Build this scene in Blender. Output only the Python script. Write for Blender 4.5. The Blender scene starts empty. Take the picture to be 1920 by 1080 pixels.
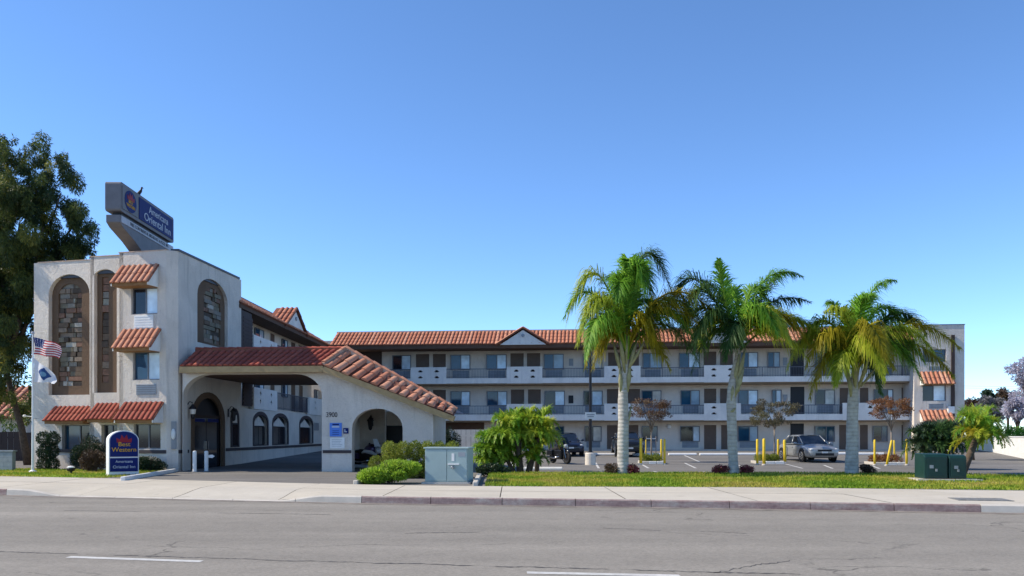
import bpy, math, random
import numpy as np
from mathutils import Vector, Matrix
from mathutils.geometry import tessellate_polygon

random.seed(7)
RNG = np.random.default_rng(11)
R = math.radians
SC = bpy.context.scene
COL = SC.collection

# ------------------------------------------------------------------ camera
FPX, PCX, PHY, EYE = 1600.0, 960.0, 815.0, 1.6     # focal length, centre column and horizon row (in 1920 px units), eye height
cam = bpy.data.cameras.new('camera')
cam.sensor_width = 36.0
cam.lens = 36.0 * FPX / 1920.0
cam.shift_y = (PHY - 540.0) / 1920.0
cam.clip_start = 0.1
cam.clip_end = 6000.0
cam_o = bpy.data.objects.new('camera', cam)
cam_o.location = (0, 0, EYE)
cam_o.rotation_euler = (R(90), 0, 0)
COL.objects.link(cam_o)
SC.camera = cam_o

# ------------------------------------------------------------------ daylight
SUN_EL = R(42)
SUN_DIR = Vector((-0.999 * math.cos(SUN_EL), 0.0 * math.cos(SUN_EL), math.sin(SUN_EL))).normalized()
W = bpy.data.worlds.new('World')
SC.world = W
W.use_nodes = True
wn = W.node_tree
sky = wn.nodes.new('ShaderNodeTexSky')
sky.sky_type = 'NISHITA'
sky.sun_disc = False
sky.sun_elevation = SUN_EL
sky.sun_rotation = math.atan2(SUN_DIR.x, SUN_DIR.y)
sky.altitude = 3800
sky.air_density = 1.0
sky.dust_density = 0.0
sky.ozone_density = 4.0
hs = wn.nodes.new('ShaderNodeHueSaturation')
hs.inputs['Saturation'].default_value = 1.08
hs.inputs['Value'].default_value = 1.02
wn.links.new(sky.outputs[0], hs.inputs['Color'])
wn.links.new(hs.outputs[0], wn.nodes['Background'].inputs[0])
wn.nodes['Background'].inputs[1].default_value = 0.15
sl = bpy.data.lights.new('sun', 'SUN')
sl.energy = 3.4
sl.angle = R(0.53)
sl.color = (1.0, 0.90, 0.74)
so = bpy.data.objects.new('sun', sl)
so.rotation_euler = SUN_DIR.to_track_quat('Z', 'Y').to_euler()
so.location = (0, 0, 60)
COL.objects.link(so)
SC.view_settings.view_transform = 'Standard'
SC.view_settings.look = 'None'
SC.view_settings.gamma = 1
SC.view_settings.use_curve_mapping = False
SC.view_settings.exposure = 0.84
SC.cycles.max_bounces = 6
SC.cycles.use_denoising = True

# ------------------------------------------------------------------ small helpers
def lin(r, g, b):
    f = lambda c: (c / 255 / 12.92) if c / 255 <= 0.04045 else ((c / 255 + 0.055) / 1.055) ** 2.4
    return (f(r), f(g), f(b))

WM = {}            # world matrix of every linked object, by name

def link(o, parent=None, m=None):
    m = Matrix.Identity(4) if m is None else m
    COL.objects.link(o)
    WM[o.name] = m.copy()
    if parent is not None:
        o.parent = parent
        o.matrix_basis = WM[parent.name].inverted() @ m
    else:
        o.matrix_basis = m
    return o

def tag(o, label=None, cat=None, group=None, kind=None):
    if label: o['label'] = label
    if cat: o['category'] = cat
    if group: o['group'] = group
    if kind: o['kind'] = kind
    return o

def thing(name, label, cat, loc=(0, 0, 0), rz=0.0, group=None):
    o = bpy.data.objects.new(name, None)
    o.empty_display_size = 0.3
    link(o, None, Matrix.Translation(loc) @ Matrix.Rotation(rz, 4, 'Z'))
    return tag(o, label, cat, group)

def copy_thing(src, loc, rz=0.0, label=None):
    m = Matrix.Translation(loc) @ Matrix.Rotation(rz, 4, 'Z')
    r = src.copy()
    link(r, None, m)
    if label: r['label'] = label
    def rec(s, d):
        for ch in [c for c in s.children]:
            c = ch.copy()
            COL.objects.link(c)
            c.parent = d
            WM[c.name] = WM[d.name] @ c.matrix_basis
            rec(ch, c)
    rec(src, r)
    return r

class Fr:
    """A local frame: x along a wall, y into it, z up."""
    def __init__(s, ox, oy, ang, oz=0.0):
        s.m = Matrix.Translation((ox, oy, oz)) @ Matrix.Rotation(ang, 4, 'Z')
        s.i = s.m.inverted()
    def ray(s, px, py, c=0.0):
        o = s.i @ Vector((0, 0, EYE))
        d = s.i.to_3x3() @ Vector(((px - PCX) / FPX, 1, (PHY - py) / FPX))
        t = (c - o.y) / d.y
        p = o + d * t
        return p.x, p.z
    def u(s, px, c=0.0): return s.ray(px, PHY, c)[0]
    def w(s, x, y, z=0.0): return s.m @ Vector((x, y, z))

def at(px, py, Y):
    return Vector(((px - PCX) / FPX * Y, Y, EYE + (PHY - py) / FPX * Y))

def lot_z(y):
    return 0.40 * min(1.0, max(0.0, (y - 38.0) / 24.0))

class MB:
    def __init__(s): s.v, s.f, s.mi, s.var = [], [], [], []
    def add(s, vs, fs, mi=0):
        b = len(s.v)
        s.v += [tuple(v) for v in vs]
        s.f += [tuple(i + b for i in f) for f in fs]
        s.mi += [mi] * len(fs)
        return s
    def box(s, x0, x1, y0, y1, z0, z1, mi=0):
        vs = [(x0,y0,z0),(x1,y0,z0),(x1,y1,z0),(x0,y1,z0),(x0,y0,z1),(x1,y0,z1),(x1,y1,z1),(x0,y1,z1)]
        return s.add(vs, [(0,3,2,1),(4,5,6,7),(0,1,5,4),(1,2,6,5),(2,3,7,6),(3,0,4,7)], mi)
    def obox(s, p, q, wx, wz, up=Vector((0, 0, 1)), mi=0):
        """A bar from p to q, wx wide across, wz thick along up."""
        p, q = Vector(p), Vector(q)
        t = (q - p).normalized()
        a = t.cross(Vector(up))
        a = (a.normalized() if a.length > 1e-5 else Vector((1, 0, 0))) * wx / 2
        b = a.normalized().cross(t) * wz / 2
        vs = [p-a-b, p+a-b, p+a+b, p-a+b, q-a-b, q+a-b, q+a+b, q-a+b]
        return s.add(vs, [(0,1,2,3),(7,6,5,4),(0,4,5,1),(1,5,6,2),(2,6,7,3),(3,7,4,0)], mi)
    def prism(s, loop, y0, y1, holes=(), mi=0):
        """A plate whose outline (x, z) is cut out between y0 (front) and y1."""
        loops = [list(loop)] + [list(h) for h in holes]
        flat = [p for l in loops for p in l]
        tris = tessellate_polygon([[Vector((p[0], p[1], 0)) for p in l] for l in loops])
        n = len(flat)
        vs = [(p[0], y0, p[1]) for p in flat] + [(p[0], y1, p[1]) for p in flat]
        fs = []
        for t in tris:
            a, b, c = (Vector((flat[i][0], flat[i][1])) for i in t)
            cr = (b - a).x * (c - a).y - (b - a).y * (c - a).x
            if abs(cr) < 1e-12: continue
            t = tuple(t) if cr > 0 else tuple(reversed(t))
            fs.append(t)
            fs.append(tuple(i + n for i in reversed(t)))
        base = 0
        for k, l in enumerate(loops):
            area = sum(l[i][0] * l[(i+1) % len(l)][1] - l[(i+1) % len(l)][0] * l[i][1] for i in range(len(l)))
            flip = (area > 0) != (k == 0)
            for i in range(len(l)):
                j = (i + 1) % len(l)
                q = (base+i, base+j, base+j+n, base+i+n)
                q = tuple(reversed(q)) if not flip else q
                fs.append(q)
            base += len(l)
        return s.add(vs, fs, mi)
    def poly(s, loop, z, mi=0):
        return s.add([(p[0], p[1], z if len(p) < 3 else p[2]) for p in loop], [tuple(range(len(loop)))], mi)
    def slab(s, loop, z0, z1, mi=0):
        n = len(loop)
        area = sum(loop[i][0] * loop[(i+1) % n][1] - loop[(i+1) % n][0] * loop[i][1] for i in range(n))
        if area < 0: loop = list(reversed(loop))
        vs = [(p[0], p[1], z0) for p in loop] + [(p[0], p[1], z1) for p in loop]
        fs = [tuple(reversed(range(n))), tuple(range(n, 2*n))] + [(i, (i+1) % n, (i+1) % n + n, i + n) for i in range(n)]
        return s.add(vs, fs, mi)
    def tube(s, p, q, r, n=8, r2=None, mi=0):
        p, q = Vector(p), Vector(q)
        r2 = r if r2 is None else r2
        t = (q - p).normalized()
        a = t.orthogonal().normalized(); b = t.cross(a)
        vs = []
        for c, rr in ((p, r), (q, r2)):
            for k in range(n):
                g = 2 * math.pi * k / n
                vs.append(c + (a * math.cos(g) + b * math.sin(g)) * rr)
        fs = [(k, (k+1) % n, (k+1) % n + n, k + n) for k in range(n)] + [tuple(reversed(range(n))), tuple(range(n, 2*n))]
        return s.add(vs, fs, mi)
    def path(s, pts, rs, n=8, mi=0):
        pts = [Vector(p) for p in pts]
        vs, fs = [], []
        a = None
        for i, p in enumerate(pts):
            t = (pts[min(i+1, len(pts)-1)] - pts[max(i-1, 0)]).normalized()
            if a is None: a = t.orthogonal().normalized()
            a = (a - t * a.dot(t)).normalized(); b = t.cross(a)
            r = rs[i] if hasattr(rs, '__len__') else rs
            for k in range(n):
                g = 2 * math.pi * k / n
                vs.append(p + (a * math.cos(g) + b * math.sin(g)) * r)
        for i in range(len(pts) - 1):
            for k in range(n):
                fs.append((i*n+k, i*n+(k+1) % n, (i+1)*n+(k+1) % n, (i+1)*n+k))
        fs += [tuple(reversed(range(n))), tuple(range((len(pts)-1)*n, len(pts)*n))]
        return s.add(vs, fs, mi)
    def lathe(s, prof, c=(0, 0, 0), n=16, mi=0):
        vs, fs = [], []
        for r, z in prof:
            for k in range(n):
                g = 2 * math.pi * k / n
                vs.append((c[0] + r * math.cos(g), c[1] + r * math.sin(g), c[2] + z))
        m = len(prof)
        for i in range(m - 1):
            for k in range(n):
                fs.append((i*n+k, i*n+(k+1) % n, (i+1)*n+(k+1) % n, (i+1)*n+k))
        fs += [tuple(reversed(range(n))), tuple(range((m-1)*n, m*n))]
        return s.add(vs, fs, mi)
    def ball(s, c, rx, ry, rz, n=12, m=7, mi=0):
        vs, fs = [], []
        for i in range(m + 1):
            f = math.pi * i / m
            for k in range(n):
                g = 2 * math.pi * k / n
                vs.append((c[0] + rx * math.sin(f) * math.cos(g), c[1] + ry * math.sin(f) * math.sin(g), c[2] - rz * math.cos(f)))
        for i in range(m):
            for k in range(n):
                fs.append((i*n+k, i*n+(k+1) % n, (i+1)*n+(k+1) % n, (i+1)*n+k))
        return s.add(vs, fs, mi)
    def mesh(s, name, mats, smooth=False):
        me = bpy.data.meshes.new(name)
        me.from_pydata(s.v, [], s.f)
        for m in (mats if isinstance(mats, (list, tuple)) else [mats]): me.materials.append(m)
        if any(s.mi): me.polygons.foreach_set('material_index', s.mi)
        if smooth: me.polygons.foreach_set('use_smooth', [True] * len(me.polygons))
        me.update()
        return me
    def build(s, name, mats, parent=None, m=None, smooth=False, bevel=0.0, world=False):
        """Vertices are in the frame m; without m, in the parent's own frame (world=True: in world space)."""
        me = s.mesh(name, mats, smooth)
        o = bpy.data.objects.new(name, me)
        if m is None:
            m = Matrix.Identity(4) if (parent is None) else WM[parent.name]
        if world and parent is not None:
            m = WM[parent.name]
            me.transform(m.inverted())
        link(o, parent, m)
        if bevel > 0:
            b = o.modifiers.new('bevel', 'BEVEL'); b.width = bevel; b.segments = 2; b.limit_method = 'ANGLE'; b.angle_limit = R(40)
        return o

def arch(u0, u1, z0, z1, rise=None, n=14):
    """Outline of an opening with a rounded head."""
    r = (u1 - u0) / 2
    rise = r if rise is None else rise
    c = (u0 + u1) / 2
    return [(u0, z0), (u1, z0)] + [(c + r * math.cos(math.pi * k / n), z1 - rise + rise * math.sin(math.pi * k / n)) for k in range(n + 1)]

def rect(u0, u1, z0, z1): return [(u0, z0), (u1, z0), (u1, z1), (u0, z1)]

def bulk(name, V, quads, mat, parent=None, var=None, m=None):
    """A large quad mesh from arrays, with one random value per face."""
    V = np.asarray(V, np.float32).reshape(-1, 3)
    Q = np.asarray(quads, np.int32).reshape(-1, 4)
    me = bpy.data.meshes.new(name)
    me.vertices.add(len(V)); me.vertices.foreach_set('co', V.ravel())
    me.loops.add(Q.size); me.loops.foreach_set('vertex_index', Q.ravel())
    me.polygons.add(len(Q)); me.polygons.foreach_set('loop_start', np.arange(0, Q.size, 4, dtype=np.int32))
    me.polygons.foreach_set('loop_total', np.full(len(Q), 4, np.int32))
    if var is not None:
        a = me.attributes.new('var', 'FLOAT', 'FACE'); a.data.foreach_set('value', np.asarray(var, np.float32))
    me.materials.append(mat)
    me.update(calc_edges=True); me.validate()
    o = bpy.data.objects.new(name, me)
    if m is None: m = Matrix.Identity(4) if parent is None else WM[parent.name]
    return link(o, parent, m)

# ------------------------------------------------------------------ materials
class NT:
    def __init__(s, name):
        s.m = bpy.data.materials.new(name); s.m.use_nodes = True
        s.t = s.m.node_tree; s.b = s.t.nodes['Principled BSDF']
        s.out = s.t.nodes['Material Output']
    def n(s, typ, **kw):
        x = s.t.nodes.new(typ)
        for k, v in kw.items():
            if k in x.inputs: x.inputs[k].default_value = v
            else: setattr(x, k, v)
        return x
    def l(s, a, b): s.t.links.new(a, b)
    def pos(s, scale=1.0):
        g = s.n('ShaderNodeNewGeometry')
        if scale == 1.0: return g.outputs['Position']
        v = s.n('ShaderNodeVectorMath', operation='MULTIPLY')
        v.inputs[1].default_value = scale if hasattr(scale, '__len__') else (scale,) * 3
        s.l(g.outputs['Position'], v.inputs[0]); return v.outputs[0]
    def noise(s, scale, detail=4, rough=0.6, vec=None):
        x = s.n('ShaderNodeTexNoise'); x.inputs['Scale'].default_value = scale
        x.inputs['Detail'].default_value = detail; x.inputs['Roughness'].default_value = rough
        s.l(vec if vec is not None else s.pos(), x.inputs['Vector']); return x.outputs['Fac']
    def ramp(s, fac, stops):
        x = s.n('ShaderNodeValToRGB'); e = x.color_ramp.elements
        while len(e) < len(stops): e.new(0.5)
        for k, (p, c) in enumerate(stops):
            e[k].position = p; e[k].color = (c[0], c[1], c[2], 1) if hasattr(c, '__len__') else (c, c, c, 1)
        s.l(fac, x.inputs[0]); return x.outputs[0]
    def mix(s, fac, a, b, mode='MIX'):
        x = s.n('ShaderNodeMix', data_type='RGBA', blend_type=mode)
        for sock, val in ((x.inputs[0], fac), (x.inputs[6], a), (x.inputs[7], b)):
            if isinstance(val, bpy.types.NodeSocket): s.l(val, sock)
            else: sock.default_value = (val[0], val[1], val[2], 1) if hasattr(val, '__len__') else val
        return x.outputs[2]
    def bump(s, h, strength, dist=0.02):
        x = s.n('ShaderNodeBump'); x.inputs['Strength'].default_value = strength; x.inputs['Distance'].default_value = dist
        s.l(h, x.inputs['Height']); s.l(x.outputs[0], s.b.inputs['Normal'])
    def done(s, color=None, rough=0.8, spec=0.3, metal=0.0):
        if color is not None:
            if isinstance(color, bpy.types.NodeSocket): s.l(color, s.b.inputs['Base Color'])
            else: s.b.inputs['Base Color'].default_value = (*color, 1)
        if isinstance(rough, bpy.types.NodeSocket): s.l(rough, s.b.inputs['Roughness'])
        else: s.b.inputs['Roughness'].default_value = rough
        s.b.inputs['Specular IOR Level'].default_value = spec
        s.b.inputs['Metallic'].default_value = metal
        return s.m

def mul(c, k): return tuple(x * k for x in c)

def plain(name, c, rough=0.6, spec=0.35, metal=0.0, var=0.12, scale=3.0, bump=0.0, bscale=40.0):
    t = NT(name)
    f = t.noise(scale, 4)
    col = t.ramp(f, [(0.3, mul(c, 1 - var)), (0.7, mul(c, 1 + var))])
    if bump > 0: t.bump(t.noise(bscale, 3), bump, 0.01)
    return t.done(col, rough, spec, metal)

def stucco(name, c, bump=0.5, stain=0.16):
    t = NT(name)
    blot = t.noise(0.9, 5, 0.65)
    streak = t.noise(1.0, 4, 0.6, t.pos((3.2, 3.2, 0.35)))
    fine = t.noise(22.0, 5, 0.7)
    col = t.ramp(blot, [(0.25, mul(c, 0.90)), (0.75, mul(c, 1.06))])
    dirt = t.ramp(streak, [(0.55, 0.0), (0.8, 1.0)])
    col = t.mix(t.mix(1.0, dirt, (stain, stain, stain), 'MULTIPLY'), col, mul(c, 0.45))
    col = t.mix(0.35, col, t.ramp(fine, [(0.3, 0.72), (0.7, 1.1)]), 'MULTIPLY')
    patch = t.ramp(t.noise(0.5, 2, 0.4), [(0.52, 1.0), (0.56, 0.93)])
    col = t.mix(1.0, col, patch, 'MULTIPLY')
    t.bump(t.noise(6.0, 7, 0.8), bump, 0.06)
    return t.done(col, 0.92, 0.2)

def tile_mat(name, shades):
    t = NT(name)
    oi = t.n('ShaderNodeObjectInfo')
    col = t.ramp(oi.outputs['Random'], [(k / (len(shades) - 1), c) for k, c in enumerate(shades)])
    f = t.noise(5.0, 5, 0.7)
    col = t.mix(0.6, col, t.ramp(f, [(0.25, (0.55, 0.5, 0.48)), (0.7, (1.15, 1.1, 1.05))]), 'MULTIPLY')
    t.bump(t.noise(30, 3), 0.3, 0.01)
    return t.done(col, 0.85, 0.25)

def leaf_mat(name, stops, trans=0.35, rough=0.5):
    t = NT(name)
    a = t.n('ShaderNodeAttribute', attribute_name='var')
    col = t.ramp(a.outputs['Fac'], stops)
    t.done(col, rough, 0.35)
    tr = t.n('ShaderNodeBsdfTranslucent')
    t.l(col, tr.inputs['Color'])
    mx = t.n('ShaderNodeMixShader'); mx.inputs[0].default_value = trans
    t.l(t.b.outputs[0], mx.inputs[1]); t.l(tr.outputs[0], mx.inputs[2]); t.l(mx.outputs[0], t.out.inputs['Surface'])
    return t.m

def glass_mat(name, c, rough=0.06, spec=0.6):
    t = NT(name)
    f = t.noise(0.8, 3)
    col = t.ramp(f, [(0.35, mul(c, 0.7)), (0.65, mul(c, 1.3))])
    return t.done(col, rough, spec)

M = {}
M['stucco'] = stucco('stucco', (0.73, 0.655, 0.57), 1.0, 0.5)
M['stucco_white'] = stucco('stucco_white', (0.84, 0.79, 0.72), 0.6, 0.3)
M['stucco_tan'] = stucco('stucco_tan', (0.76, 0.66, 0.555), 0.4)
M['stucco_brown'] = stucco('stucco_brown', (0.155, 0.10, 0.065), 0.5)
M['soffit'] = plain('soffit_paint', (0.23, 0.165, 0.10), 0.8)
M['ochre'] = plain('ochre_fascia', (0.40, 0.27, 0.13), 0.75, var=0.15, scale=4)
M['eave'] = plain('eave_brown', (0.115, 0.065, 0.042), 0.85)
M['fascia'] = plain('fascia_wood', (0.27, 0.135, 0.05), 0.75, var=0.2, scale=6)
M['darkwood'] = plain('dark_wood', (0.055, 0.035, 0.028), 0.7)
M['door'] = plain('door_paint', (0.13, 0.085, 0.06), 0.55, var=0.1)
M['band'] = plain('band_paint', (0.06, 0.045, 0.045), 0.7)
M['coping'] = plain('coping_metal', (0.05, 0.055, 0.07), 0.5)
M['tile'] = tile_mat('terracotta', [(0.44, 0.175, 0.10), (0.55, 0.235, 0.14), (0.48, 0.19, 0.11), (0.60, 0.30, 0.19), (0.52, 0.215, 0.125), (0.46, 0.18, 0.105), (0.57, 0.25, 0.15)])
M['tile_red_shade'] = tile_mat('shaded_red_terracotta', [(0.27, 0.065, 0.045), (0.36, 0.085, 0.055), (0.31, 0.075, 0.05), (0.40, 0.11, 0.07)])  # red tile with shade put into the colour, for the shaded skirt
M['tile_pale'] = tile_mat('pale_terracotta', [(0.53, 0.225, 0.135), (0.58, 0.28, 0.175), (0.49, 0.20, 0.12), (0.60, 0.33, 0.22), (0.52, 0.22, 0.13)])
M['tile_base'] = plain('tile_pan', (0.21, 0.075, 0.045), 0.95)
M['mortar'] = plain('ridge_mortar', (0.50, 0.36, 0.27), 0.9, var=0.2, scale=5)
M['glass'] = glass_mat('window_glass', (0.016, 0.068, 0.125), 0.04, 0.5)
M['glass_dark'] = glass_mat('dark_glass', (0.010, 0.014, 0.022), 0.06, 0.5)
M['curtain'] = glass_mat('curtain_behind_glass', (0.62, 0.74, 0.82), 0.12, 0.5)
M['curtain_warm'] = glass_mat('cream_curtain_behind_glass', (0.55, 0.52, 0.46), 0.14, 0.5)
M['curtain_dim'] = glass_mat('sheer_behind_glass', (0.30, 0.40, 0.47), 0.1, 0.5)
M['wframe'] = plain('window_frame', (0.16, 0.16, 0.17), 0.4, metal=0.3)
M['white'] = plain('white_paint', (0.74, 0.73, 0.70), 0.5, var=0.06)
M['cream'] = plain('cream_paint', (0.66, 0.60, 0.52), 0.6, var=0.1)
M['ac'] = plain('vent_metal', (0.28, 0.30, 0.32), 0.5, metal=0.2)
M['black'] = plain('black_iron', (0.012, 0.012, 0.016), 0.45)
M['railing'] = plain('railing_iron', (0.10, 0.10, 0.12), 0.5)
M['grey'] = plain('grey_metal', (0.27, 0.28, 0.29), 0.5, metal=0.2)
M['signgrey'] = plain('sign_cabinet', (0.17, 0.165, 0.175), 0.6, spec=0.2)
M['signwhite'] = plain('sign_face_white', (0.42, 0.42, 0.45), 0.5, spec=0.2)
M['signblue'] = plain('sign_blue', (0.008, 0.017, 0.115), 0.55, spec=0.12, var=0.08)
M['signbright'] = plain('sign_bright_blue', (0.07, 0.20, 0.62), 0.4)
M['crownred'] = plain('sign_red', (0.26, 0.018, 0.03), 0.5, spec=0.15)
M['signyellow'] = plain('sign_yellow', (0.62, 0.33, 0.02), 0.5, spec=0.15)
M['letter'] = plain('letter_white', (0.50, 0.53, 0.58), 0.6, spec=0.1)
M['letter_dark'] = plain('letter_dark', (0.03, 0.03, 0.035), 0.5)
M['yellow'] = plain('bollard_yellow', (0.72, 0.50, 0.03), 0.5, var=0.15)
M['concrete'] = plain('concrete', (0.50, 0.46, 0.40), 0.9, var=0.12, scale=2.5, bump=0.2)
M['utility'] = plain('cabinet_paint', (0.31, 0.40, 0.385), 0.45, var=0.07, scale=1.5)
M['transformer'] = plain('transformer_green', (0.008, 0.036, 0.030), 0.4, var=0.15)
M['rubber'] = plain('rubber', (0.012, 0.012, 0.013), 0.8)
M['chrome'] = plain('chrome', (0.55, 0.56, 0.58), 0.2, metal=1.0)
M['bark'] = plain('bark', (0.09, 0.065, 0.045), 0.95, var=0.4, scale=8, bump=0.8, bscale=14)
M['twig'] = plain('grey_bark', (0.27, 0.22, 0.17), 0.9, var=0.25, scale=8)
M['soil'] = plain('soil', (0.10, 0.065, 0.04), 0.95, var=0.3, scale=6, bump=0.5)
# ================================================================== ground
def asphalt(name, c, crack=0.5, var=0.12, scale_x=0.25):
    t = NT(name)
    big = t.noise(0.35, 5, 0.6, t.pos((scale_x, 1.0, 1.0)))
    mid = t.noise(1.6, 5, 0.7)
    fine = t.noise(60.0, 3, 0.8)
    col = t.ramp(big, [(0.3, mul(c, 1 - var)), (0.7, mul(c, 1 + var))])
    col = t.mix(0.5, col, t.ramp(mid, [(0.3, 0.84), (0.7, 1.12)]), 'MULTIPLY')
    col = t.mix(0.45, col, t.ramp(fine, [(0.35, 0.70), (0.65, 1.25)]), 'MULTIPLY')
    # worn cracks: voronoi cell edges, bent by noise and kept only in patches
    warp = t.n('ShaderNodeTexNoise'); warp.inputs['Scale'].default_value = 1.3; warp.inputs['Detail'].default_value = 5
    t.l(t.pos(), warp.inputs['Vector'])
    add = t.n('ShaderNodeMixRGB', blend_type='LINEAR_LIGHT'); add.inputs[0].default_value = 0.45
    t.l(t.pos((0.5, 1.0, 1.0)), add.inputs[1]); t.l(warp.outputs['Color'], add.inputs[2])
    v = t.n('ShaderNodeTexVoronoi', feature='DISTANCE_TO_EDGE'); v.inputs['Scale'].default_value = 0.42
    t.l(add.outputs[0], v.inputs['Vector'])
    line = t.ramp(v.outputs['Distance'], [(0.0, 1.0), (0.012, 0.0)])
    keep = t.ramp(t.noise(0.28, 3), [(0.53, 0.0), (0.60, 1.0)])
    msk = t.mix(1.0, line, keep, 'MULTIPLY')
    msk = t.mix(1.0, msk, (crack,) * 3, 'MULTIPLY')
    col = t.mix(msk, col, mul(c, 0.35))
    lanes = t.noise(0.9, 3, 0.5, t.pos((0.03, 0.9, 1.0)))
    col = t.mix(0.6, col, t.ramp(lanes, [(0.35, 0.86), (0.65, 1.08)]), 'MULTIPLY')
    # oil drips and pale scuffs
    oil = t.ramp(t.noise(0.9, 2, 0.4, t.pos((0.5, 1.6, 1.0))), [(0.70, 0.0), (0.80, 0.5)])
    col = t.mix(oil, col, mul(c, 0.55))
    agg = t.n('ShaderNodeTexVoronoi'); agg.inputs['Scale'].default_value = 26.0
    t.l(t.pos(), agg.inputs['Vector'])
    col = t.mix(0.5, col, t.ramp(agg.outputs['Color'], [(0.1, 0.75), (0.9, 1.22)]), 'MULTIPLY')
    t.bump(fine, 0.5, 0.008)
    return t.done(col, 0.9, 0.25)

def grass_mat(name, blade):
    t = NT(name)
    f = t.noise(0.55, 5, 0.65, t.pos((0.6, 1.0, 1.0)))
    g = t.noise(7.0, 4, 0.7)
    col = t.ramp(f, [(0.30, (0.11, 0.22, 0.014)), (0.44, (0.20, 0.30, 0.022)), (0.55, (0.36, 0.36, 0.05)), (0.68, (0.46, 0.37, 0.11))])
    col = t.mix(0.55, col, t.ramp(g, [(0.3, 0.6), (0.7, 1.3)]), 'MULTIPLY')
    if blade:
        a = t.n('ShaderNodeAttribute', attribute_name='var')
        col = t.mix(0.5, col, t.ramp(a.outputs['Fac'], [(0, 0.65), (1, 1.4)]), 'MULTIPLY')
        t.done(col, 0.6, 0.25)
        tr = t.n('ShaderNodeBsdfTranslucent'); t.l(col, tr.inputs['Color'])
        mx = t.n('ShaderNodeMixShader'); mx.inputs[0].default_value = 0.4
        t.l(t.b.outputs[0], mx.inputs[1]); t.l(tr.outputs[0], mx.inputs[2]); t.l(mx.outputs[0], t.out.inputs['Surface'])
        return t.m
    t.bump(g, 0.6, 0.03)
    return t.done(col, 0.95, 0.1)

def curb_paint():
    t = NT('worn_red_curb')
    w = t.noise(2.2, 6, 0.75, t.pos((0.7, 1, 2.0)))
    c = t.ramp(w, [(0.32, (0.36, 0.32, 0.29)), (0.5, (0.28, 0.205, 0.19)), (0.7, (0.20, 0.125, 0.12))])
    c = t.mix(0.5, c, t.ramp(t.noise(14, 4), [(0.3, 0.6), (0.7, 1.2)]), 'MULTIPLY')
    return t.done(c, 0.85, 0.25)

def walk_mat():
    t = NT('sidewalk_concrete')
    oi = t.n('ShaderNodeObjectInfo')
    base = t.ramp(oi.outputs['Random'], [(0, (0.48, 0.435, 0.355)), (0.5, (0.53, 0.48, 0.395)), (1, (0.50, 0.46, 0.39))])
    col = t.mix(0.55, base, t.ramp(t.noise(0.8, 6, 0.7), [(0.3, 0.80), (0.7, 1.1)]), 'MULTIPLY')
    col = t.mix(0.35, col, t.ramp(t.noise(25, 4, 0.7), [(0.3, 0.7), (0.7, 1.15)]), 'MULTIPLY')
    spots = t.ramp(t.noise(2.4, 3, 0.5), [(0.66, 0.0), (0.72, 1.0)])
    col = t.mix(t.mix(1.0, spots, (0.3,) * 3, 'MULTIPLY'), col, (0.2, 0.18, 0.15))
    t.bump(t.noise(30, 3), 0.2, 0.004)
    return t.done(col, 0.9, 0.25)

M['road'] = asphalt('road_asphalt', (0.252, 0.230, 0.196), 0.9, 0.11, 0.10)
M['lot'] = asphalt('lot_asphalt', (0.175, 0.165, 0.152), 0.5, 0.16)
M['ground'] = plain('dry_ground', (0.20, 0.17, 0.12), 0.95, var=0.25, scale=0.05)
M['lawn'] = grass_mat('lawn_soil_grass', False)
M['blade'] = grass_mat('grass_blade', True)
M['curb_red'] = curb_paint()
M['walk'] = walk_mat()
M['tar'] = plain('tar_line', (0.075, 0.07, 0.065), 0.8, var=0.4, scale=4)
M['marking'] = plain('road_paint', (0.52, 0.51, 0.48), 0.7, var=0.18, scale=9)

ROADZ = -0.18
_cx = np.array([-150, -60, -40, -15.1, -4.45, 4.16, 11.6, 40, 60, 150.0])
_cy = np.array([63.0, 37.8, 32.2, 25.2, 22.25, 20.8, 19.37, 14.0, 10.2, -6.9])
_bx = np.array([-150, -60, -40, -19.7, -14.7, -4.76, -0.9, 7.8, 14.6, 40, 60, 150.0])
_by = np.array([69.3, 44.1, 38.5, 32.8, 31.3, 27.3, 26.4, 25.9, 24.4, 19.6, 15.8, -1.3])
_dx = np.linspace(-150, 150, 1501)
def _smooth(x, y):
    v = np.interp(_dx, x, y)
    k = np.hanning(41); k /= k.sum()
    p = np.pad(v, 20, mode='reflect', reflect_type='odd')
    return np.convolve(p, k, 'valid')
_cv, _bv = _smooth(_cx, _cy), _smooth(_bx, _by)
curb_y = lambda x: float(np.interp(x, _dx, _cv))
back_y = lambda x: float(np.interp(x, _dx, _bv))
def sstep(a, b, x):
    t = min(1.0, max(0.0, (x - a) / (b - a))); return t * t * (3 - 2 * t)
drop = lambda x: sstep(-14.4, -12.9, x) * (1 - sstep(-6.3, -4.9, x))
def walk_z(x, y):
    d = y - curb_y(x)
    return -0.155 * drop(x) * (1 - sstep(0.0, 2.4, d))

def G(px, py, add=0.0):
    """The point of the lot seen at a pixel."""
    d = Vector(((px - PCX) / FPX, 1, (PHY - py) / FPX))
    y = 30.0
    for _ in range(12):
        y = (lot_z(y) + add - EYE) / d.z
    return Vector((d.x * y, y, lot_z(y) + add))

# far ground, road
mb = MB(); S = 3000
mb.poly([(-S, -S), (S, -S), (S, S), (-S, S)], -0.45)
tag(mb.build('ground', M['ground']), kind='structure')

def strip(xs, f0, f1, z0, z1, nv=1):
    m = MB(); vs = []
    for x in xs:
        for k in range(nv + 1):
            y = f0(x) + (f1(x) - f0(x)) * k / nv
            vs.append((x, y, z0(x, y) if callable(z0) else z0))
    fs = []
    for i in range(len(xs) - 1):
        for k in range(nv):
            a = i * (nv + 1) + k
            fs.append((a, a + nv + 1, a + nv + 2, a + 1))
    m.add(vs, fs); return m

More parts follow.
